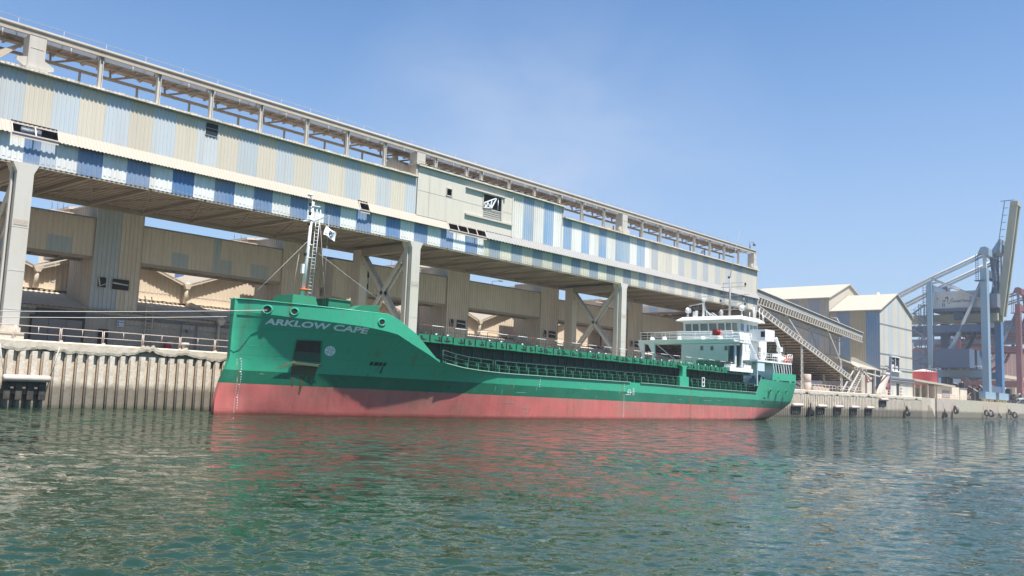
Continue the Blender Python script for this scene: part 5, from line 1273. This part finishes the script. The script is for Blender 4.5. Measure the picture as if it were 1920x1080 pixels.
mb.build('roof',M['roofcream'],o)
mb=MB(); mb.tube([(217.8,87.5,26),(217.8,87.5,16)],.12,5); mb.tube([(239,84,29.5),(239,84,32)],.5,8); mb.build('vent_pipe',M['concrete_paint'],o)
o=thing('floodlight_pole','slim pale curved lamp pole in front of the striped warehouse side','lamp post',(205,84,QZ))
mb=MB(); mb.tube([(208,82,QZ),(208,82,21.5),(208,82.6,22.6),(208,84.2,22.9)],[.16,.12,.1,.08],6); mb.build('post',M['concrete_paint'],o)
o=thing('lean_to','cream lean-to canopy with a sloping roof at the foot of the striped warehouses','canopy',(206,78,QZ))
mb=MB(); mb.add([(186.5,75.6,13.0),(200.5,75.6,13.0),(217.4,75.9,10.9),(203,75.2,10.7),(186.5,82,13.2),(200.5,82,13.2),(217.4,82,10.9)],[(0,3,2,1),(1,2,6,5),(0,1,5,4)]); mb.v+= []; mb.build('roof',M['roofcream'],o,solid=.25)
mb=MB(); corr(mb,203,217.3,QZ+2.6,lambda x:10.65,78.0,lambda x:(.35,.31,.26),.6,.06); corr(mb,78,84,QZ,lambda y:11.0,203,lambda y:FB if y<80 else FG,.6,.06,'y'); mb.build('wall',M['clad_far'],o)
mb=MB(); mb.box(205,77.8,QZ,209.6,77.95,9.3); mb.build('doorway',M['bluesteel'],o)
mb=MB(); mb.bar((213.8,76,QZ),(213.8,76,10.8),.4); mb.prism([(210.6,QZ),(213.6,QZ),(213.6,9.6),(210.6,9.6)],76.6,77.8); mb.bar((205,76,10.1),(217,76,9.4),.3); mb.bar((204,75.5,10.6),(209,75.5,8.8),.25); mb.box(208.6,75.3,8.5,210.2,75.7,8.9); mb.build('post',M['concrete_paint'],o)
o=thing('loading_chute','pale slanted loading chute braced by a dark mast in front of the striped warehouse','chute',(216.5,75,QZ))
mb=MB(); mb.bar((212.2,74.6,QZ),(217.6,74.6,9.6),1.1,.9); mb.bar((217.3,74.6,9.0),(220.8,74.6,12.1),1.0,.5); mb.build('chute_box',M['fender'],o)
mb=MB(); mb.bar((218.0,74.2,QZ),(219.2,74.2,14.2),.45,.5); mb.bar((213,74.2,9.9),(218.4,74.2,9.8),.3); mb.bar((216.6,74.4,11.9),(219,74.4,11.9),.2); mb.bar((219.2,74.2,13.4),(220.6,74.2,13.3),.4); mb.build('mast',M['bluesteel'],o)
mb=MB(); mb.bar((215.8,74,6.6),(217.6,74,7.6),.4,.7); mb.bar((217.6,74.1,QZ),(217.9,74.1,8.2),.4,.4); mb.build('red_support',M['cranered'],o)
# ---------------------------------------------------------------- low building and tank
o=thing('low_flat_building','low flat building with a white roof edge and covered yard right of the warehouses','low building',(275,80,QZ))
mb=MB(); mb.box(268,78.2,QZ,289.3,83.6,8.8); mb.box(289.4,78,QZ,303,83,8.6); mb.box(241,82.5,QZ,267.9,84,8.6); mb.build('wall',M['coping'],o)
mb=MB(); mb.add([(241,76.6,9.9),(282,77.2,9.15),(282,84,9.6),(241,84,10.3)],[(0,1,2,3)]); mb.build('roof',M['roofcream'],o,solid=.5)
mb=MB(); mb.box(289.3,77.8,8.6,303.2,83.2,8.8); mb.build('grey_roof',M['bluesteel'],o)
mb=MB(); mb.box(272.5,78.1,QZ+.6,279.5,78.25,7.6); mb.box(244,82.3,QZ,250,82.5,8.3); mb.box(252,82.3,QZ,266,82.5,7.8); mb.build('shutter',M['shut'],o)
for a in (246,251,257,263): MB().bar((a,77.4,QZ),(a,77.4,9.4),.35).build('yard_post',M['steel'],o)
o=thing('storage_tank','round red storage tank with a pale conical top behind the low building','tank',(289,88.2,QZ))
mb=MB(); mb.lathe([(3.9,0),(3.9,8.0),(4.0,8.1),(3.9,8.3)],(289,88.2,QZ),'z',36); tk=mb.build('shell',M['tank'],o)
mb=MB(); mb.lathe([(4.0,8.3),(0,9.2)],(289,88.2,QZ),'z',36); mb.build('cone_top',M['fender'],o)
mb=MB()
for j in range(14): t=-2.6+j*.2; mb.tube([(289+3.8*math.cos(t),88.2+3.8*math.sin(t),13.0),(289+3.8*math.cos(t),88.2+3.8*math.sin(t),14.3)],.06,4)
mb.tube([(289+3.8*math.cos(-2.6+j*.1),88.2+3.8*math.sin(-2.6+j*.1),14.3) for j in range(27)],.06,4)
for j in range(22): mb.tube([(287.5,84.6,5+j*.38),(288.3,84.4,5+j*.38)],.05,4)
mb.build('top_railing',M['bluesteel'],o)
# ---------------------------------------------------------------- quay cranes
def quay_crane(name,label,X0,X1,Y0,Y1,mats,boom_up,loc):
    leg,dark,house,boom=mats
    o=thing(name,label,'quay crane',loc); k=1.0
    for X in (X0,X1):
        mt=M[leg]
        mb=MB(); ty=(46.5 if X==X0 else 44); mb.bar((X,Y0,QZ+3),(X,Y0,ty),2.8 if X==X0 else 3.2,1.9,up=(0,1,0)); mb.build('waterside_leg',M[leg if X==X0 else ('craneblue2' if leg=='craneblue' else leg)],o)
        mb=MB(); mb.bar((X,Y1,QZ+2.5),(X,Y1,43),1.9 if X==X0 else 3.0,1.5 if X==X0 else 2.5,up=(0,1,0)); mb.build('landside_leg',M[leg if X==X0 else dark],o)
        mb=MB(); mb.tube([(X,Y0+.8,42.5),(X,Y0+9,23.5),(X,Y1-1,14.8)],.62,10); mb.build('portal_brace',M[house if X==X0 else dark],o)
        mb=MB(); mb.bar((X,Y0,13.6),(X,Y1,13.6),1.6,2.2); mb.build('sill_beam',M[leg],o)
        mb=MB(); mb.bar((X,Y0-.4,44),(X,Y0,52),1.0,.9); mb.build('apex_leg',M[house if X==X0 else leg],o)
        for dy,r_ in ((0,.42),(1.1,.36)):
            mb=MB(); mb.tube([(X,Y0+.4,51.5-dy),(X,Y1,44.4-dy),(X,Y1+17,35.9-dy)],r_,6); mb.build('backstay',M[house],o)
        mb=MB(); mb.bar((X,Y1,42.5),(X,Y1-3.5,43),.5); mb.tube([(X,Y1-.5,44.2),(X,Y0+1,41.5-4.6)],.4,6); mb.build('top_strut',M[house],o)
        mb=MB(); mb.box(X-6,Y0-1,QZ+.9,X+6,Y0+1,QZ+3.0); mb.build('bogie_beam',M[leg],o)
        for yy in (Y0,Y1):
            for a in (-4.6,-1.8,1.8,4.6): mb=MB(); mb.lathe([(0,-.5),(.75,-.5),(.8,-.3),(.8,.3),(.75,.5),(0,.5)],(X+a,yy,QZ+.75),'y',12); mb.box(X+a-1.2,yy-.8,QZ+.8,X+a+1.2,yy+.8,QZ+2.0); mb.build('wheel_bogie',M['yellow'],o)
    mb=MB(); mb.bar((X0,Y0,45),(X1,Y0,45),1.8,2.4); mb.bar((X0,Y1,41),(X1,Y1,41),1.6,2.2); mb.bar((X0,Y0,QZ+4),(X1,Y0,QZ+4),1.6,2); mb.bar((X0,Y1,13.6),(X1,Y1,13.6),1.5,2); mb.bar((X0,Y0-.3,51.8),(X1,Y0-.3,51.8),1.6,1.6); mb.build_each('cross_beam',M[dark],o)
    xm=(X0+X1)/2; 
    for dx in (-3.2,3.2):
        mb=MB(); mb.bar((xm+dx,Y0-2.5,31.7),(xm+dx,Y1+24,31.4),1.5,2.3); mb.build('trolley_girder',M[boom],o)
    mb=MB(); mb.bar((X0,Y0,28.0),(X0,Y1+24,27.4),1.2,2.2); mb.bar((X1,Y0,28.0),(X1,Y1+24,27.4),1.2,2.2); mb.build('lower_girder',M[dark],o)
    mb=MB(); mb.box(xm-7,Y0+1.2,34.4,xm+6,Y1-.3,39.9); hs_=mb.build('machinery_house',M[house],o)
    mb=MB(); mb.box(xm-7.4,Y0+.5,33.5,xm+7,Y1+.3,34.4); mb.build('house_floor',M[dark],hs_)
    mb=MB()
    for y in (Y1-2.3,Y0+4.2,Y0+9.5): mb.box(xm-7.06,y,37.2,xm-7,y+.55,38.0)
    mb.build('house_window',M['ribs'],hs_)
    mb=MB(); mb.box(xm-6,Y0-3,34.5,xm+5,Y0+1,38.8); mb.build('electrical_house',M['bluesteel'],o)
    mb=MB()
    for a,b in ((Y0+3,Y0+6),(Y0+6,Y0+9),(Y0+9,Y0+12)): mb.bar((xm-4,a,32.8),(xm-4,b,34.3),.4); mb.bar((xm-4,b,32.8),(xm-4,a,34.3),.3)
    mb.box(xm-5,Y0+7,31,xm-1,Y0+10,34); mb.build('house_truss',M[dark],o)
    # stair and lift tower at the landside leg
    mb=MB(); y=Y1+1.6
    for yy in (y,y+1.8): mb.bar((X0-.5,yy,QZ),(X0-.5,yy,36),.25); mb.bar((X0+1.5,yy,QZ),(X0+1.5,yy,36),.25)
    z=7; s=0
    while z<34:
        a,b=(y,y+3.4) if s%2 else (y+3.4,y); mb.bar((X0-.8,a,z),(X0-.8,b,z+2.5),.35,.5); mb.bar((X0-.8,a,z+1.1),(X0-.8,b,z+3.6),.1); mb.box(X0-1.2,b-.8,z+2.4,X0+.8,b+.8,z+2.6); mb.box(X0-1.2,b-.8,z+3.6,X0-1.1,b+.8,z+3.7); z+=2.6; s+=1
    for j in range(20): mb.bar((X0-.6,y-.6,26+j*.8),(X0-.6,y+.4,26+j*.8),.12)
    mb.bar((X0-.6,y-.6,25),(X0-.6,y-.6,42),.16); mb.bar((X0-.6,y+.4,25),(X0-.6,y+.4,42),.16); mb.build('stair_tower',M['bluesteel'],o)
    mb=MB()
    for j in range(8):
        y_=Y1-4-j*1.6; mb.tube([(xm-3.6,y_,27),(xm-3.6,y_-.3,25.0),(xm-3.6,y_-.8,24.3),(xm-3.6,y_-1.3,25.0),(xm-3.6,y_-1.6,27)],.10,4)
    mb.build('festoon_cable',M['blacksteel'],o)
    # apex head and hanging ladders
    mb=MB(); mb.prism([(Y0-1.5,50.5),(Y0+1.6,51.4),(Y0+.8,53.2),(Y0-.5,53.4),(Y0-1.5,52.8)],X0-.8,X1+.8,axis='x'); mb.prism([(Y0-3.6,52.0),(Y0-1.5,51.6),(Y0-1.4,53.0),(Y0-3.3,56.0),(Y0-3.9,56.2)],xm-4,xm+4,axis='x'); mb.build('apex_head',M[leg],o)
    mb=MB()
    for yy in (Y0-1.2,Y0-2.1,Y0-3.0): mb.bar((xm,yy,51.5),(xm-.0,yy+.3,32.5),.35)
    mb.bar((xm-2,Y0-.6,51),(xm-2,Y0-2.6,32),.8,.9); mb.bar((xm+4,Y0-.8,51),(xm+4,Y0-1.6,32),.7,.8)
    for xx in (X0-1,): 
        mb.bar((xx,Y0+2.2,51),(xx,Y0+2.2,43),.14); mb.bar((xx,Y0+1.5,51),(xx,Y0+1.5,43),.14)
        for j in range(11): mb.bar((xx,Y0+1.5,43.3+j*.7),(xx,Y0+2.2,43.3+j*.7),.12)
    mb.box(X0-2,Y0-.5,42.5,X0,Y0+2.4,42.8); mb.build('hoist_ladder',M[dark],o)
    # boom
    if boom_up:
        a,b=(Y0-2.6,32.2),(Y0-7.6,68.2)
        for dx in (-1.7,1.7):
            mb=MB(); mb.bar((xm+dx,a[0],a[1]),(xm+dx,b[0],b[1]),1.0,2.1,up=(0,1,0)); mb.build('boom_girder',M[boom],o)
        mb=MB(); [mb.bar((xm-1.7,a[0]+(b[0]-a[0])*q/12,a[1]+(b[1]-a[1])*q/12),(xm+1.7,a[0]+(b[0]-a[0])*(q+(0 if q%2 else 1))/12,a[1]+(b[1]-a[1])*(q+(0 if q%2 else 1))/12),.5,.7) for q in range(12)]; mb.bar((xm-2.4,b[0],b[1]-.6),(xm+2.4,b[0],b[1]-.6),2.0,1.4); mb.build('boom_web',M[boom],o)
        mb=MB(); mb.bar((xm-4.3,a[0]+2.4,a[1]+2),(xm-4.3,b[0]+2.2,b[1]),.2)
        for j in range(16): t=j/15; y_=a[0]+(b[0]-a[0])*t; z_=a[1]+2+(b[1]-a[1]-2)*t; mb.bar((xm-4.3,y_+2.4,z_),(xm-4.0,y_+1.0,z_),.16)
        mb.bar((xm-4.3,b[0]+3.4,b[1]),(xm-4.3,b[0]-.5,b[1]),.2); mb.build('boom_walkway',M['bluesteel'],o)
    return o,xm
M['craneblue2']=mat('deep_crane_blue_paint',(.075,.20,.38),.5,.35,(.16,.2,.26),.2,.2)
cr1,xm=quay_crane('blue_quay_crane','blue quay crane with a raised olive boom and a lettered grey machinery house',307.0,323.0,75.0,91.2,('craneblue','cranedark','cranegrey','boom'),True,(315,83,QZ))
M['lettergrey']=mat('faded_grey_lettering',(.07,.09,.12),.7,.2,(.3,.3,.3),1,0)
mb=MB(); v,f=text_geo('Carmel Terminal',1.05,.012); mb.add([(xm-7.1,85.4-p[0],36.35+p[1]*1.1) for p in v],f)
for y,z,a,b in ((87.7,36.6,.3,.5),(87.2,36.6,.3,.5),(86.3,36.9,.4,.3),(86.3,36.3,.15,.4),(85.9,36.2,.4,.15),(87.8,35.1,.22,1.0),(87.3,35.1,.22,1.0),(86.9,37.5,.25,.7),(86.5,37.5,.5,.7),(86.2,35.9,.7,.12)): mb.box(xm-7.08,y-a,z,xm-7.0,y,z+b)
mb.build('house_lettering',M['lettergrey'],cr1)
mb=MB(); mb.box(300,78,15.2,322,88,21); mb.build('electrical_container',M['cranedark'],cr1)
mb=MB()
for j in range(18): y=76+j*.9; mb.tube([(305.6,y,14.7),(305.6,y,15.9)],.06,4)
mb.tube([(305.6,76,15.9),(305.6,91,15.9)],.07,4)
for y,h_ in ((80,4.5),(82,5),(85.5,3)): mb.tube([(305.6,y,14.7),(305.6,y,14.7+h_)],.18,6)
mb.build('sill_railing',M['cranegrey'],cr1)
cr2,xm2=quay_crane('red_quay_crane','dull red quay crane at the right edge, standing behind the blue one',415.0,432.0,89.0,112.0,('cranered','cranered','bluesteel','bluesteel'),False,(423,98,QZ))
for i,(x0_,x1_,y0_,y1_,z0_,z1_,lab) in enumerate(((425,478,104,128,18.6,31.5,'brown steel hopper shed raised on a frame behind the blue crane legs, the larger one'),(484,540,104,128,18.6,31,'brown steel hopper shed behind the red crane leg at the right edge'))):
    o=thing('hopper_shed',lab,'hopper shed',((x0_+x1_)/2,y0_,QZ),'brown hopper sheds beyond the cranes')
    mb=MB(); mb.box(x0_,y0_,z0_,x1_,y1_,z1_); mb.box(x0_-.6,y0_-.6,z1_,x1_+.6,y1_+.6,z1_+.7); mb.build('body',M['hopper'],o)
    mb=MB(); mb.prism([(x0_+3,z0_),(x1_-3,z0_),(x1_-16,12.5),(x0_+16,12.5)],y0_+1,y1_-1); mb.build('hopper_cone',M['steel'],o)
    mb=MB()
    for a in (x0_+1,x1_-1):
        for b in (y0_+1,y1_-1): mb.bar((a,b,QZ-.1),(a,b,z0_),1.6,1.6)
    mb.bar((x0_,y0_+.5,z0_-.6),(x1_,y0_+.5,z0_-.6),1.2,1.4)
    for j in range(7): q=x0_+(x1_-x0_)*j/6; mb.box(q-.2,y0_-.15,z0_,q+.2,y0_,z1_)
    mb.build('support_frame',M['steel'],o)
o=thing('dark_container_stack','dark blue grey container stack between the crane portal legs','containers',(385,112,QZ))
mb=MB()
for j in range(4): mb.box(372,108,QZ-.05+j*4.9,402,120,QZ+4.7+j*4.9)
mb.build('container_block',M['cranedark'],o)
o=thing('quay_machinery','jumble of dark machinery, pipes and a black cabin under the blue crane portal','machinery',(300,82,QZ))
mb=MB(); rr=random.Random(9)
for j in range(46):
    a=rr.uniform(296,345); b=rr.uniform(75,92); h_=rr.uniform(.8,7.2); s=rr.uniform(.5,2.4); mb.box(a,b,QZ-.02,a+s*1.5,b+s,QZ+h_)
mb.build_each('machine_block',M['blacksteel'],o); mb=MB()
for j in range(40):
    a=rr.uniform(296,345); b=rr.uniform(75,92); z=rr.uniform(5.5,12); mb.tube([(a,b,z),(a+rr.uniform(-6,6),b+rr.uniform(-4,4),max(5,z+rr.uniform(-4,3)))],rr.uniform(.1,.3),5)
mb.build_each('loose_pipe',M['steel'],o)
mb=MB(); mb.box(303.5,76.2,QZ,309.0,78,8.7); mb.build('black_cabin',M['blacksteel'],o)
mb=MB(); mb.box(304.2,76.1,6,306,76.2,8.2); mb.box(306.4,76.1,6,308.4,76.2,8.2); mb.build('cabin_window',M['bluesteel'],o)
o=thing('gangway','pale gangway beam lying on the quay at the far right edge','gangway',(345,74,QZ))
mb=MB(); mb.bar((338,73.5,6.6),(360,73.5,7.2),1.0,.5); mb.bar((345,73.2,7.6),(352,73.2,7.7),.8,1.2); mb.bar((338,73.8,QZ),(346,73.8,6.8),.3); mb.build('beam',M['cranegrey'],o)
o=thing('parked_machines','row of low dark machines on the quay at the far right edge','machines',(350,76,QZ))
mb=MB()
for j in range(16): a=330+j*4.2; mb=MB(); mb.box(a,75,QZ-.02,a+3.2,77.5,QZ+rr.uniform(1,2.6)); mb.box(a+.6,75.2,QZ+.5,a+1.8,77,QZ+rr.uniform(2,3.4)); mb.build('machine',M['blacksteel'],o)
# ---------------------------------------------------------------- air
HZ=bpy.data.materials.new('haze'); HZ.use_nodes=True; ht=HZ.node_tree; ht.nodes.clear()
ho=ht.nodes.new('ShaderNodeOutputMaterial'); pv=ht.nodes.new('ShaderNodeVolumePrincipled')
pv.inputs['Color'].default_value=(.86,.90,.97,1); pv.inputs['Density'].default_value=.00035; pv.inputs['Anisotropy'].default_value=.3
ht.links.new(pv.outputs[0],ho.inputs['Volume'])
mb=MB(); mb.box(-40,-60,-3.5,720,260,80); tag(mb.build('haze',HZ),'thin pale summer haze over the harbour',kind='stuff')
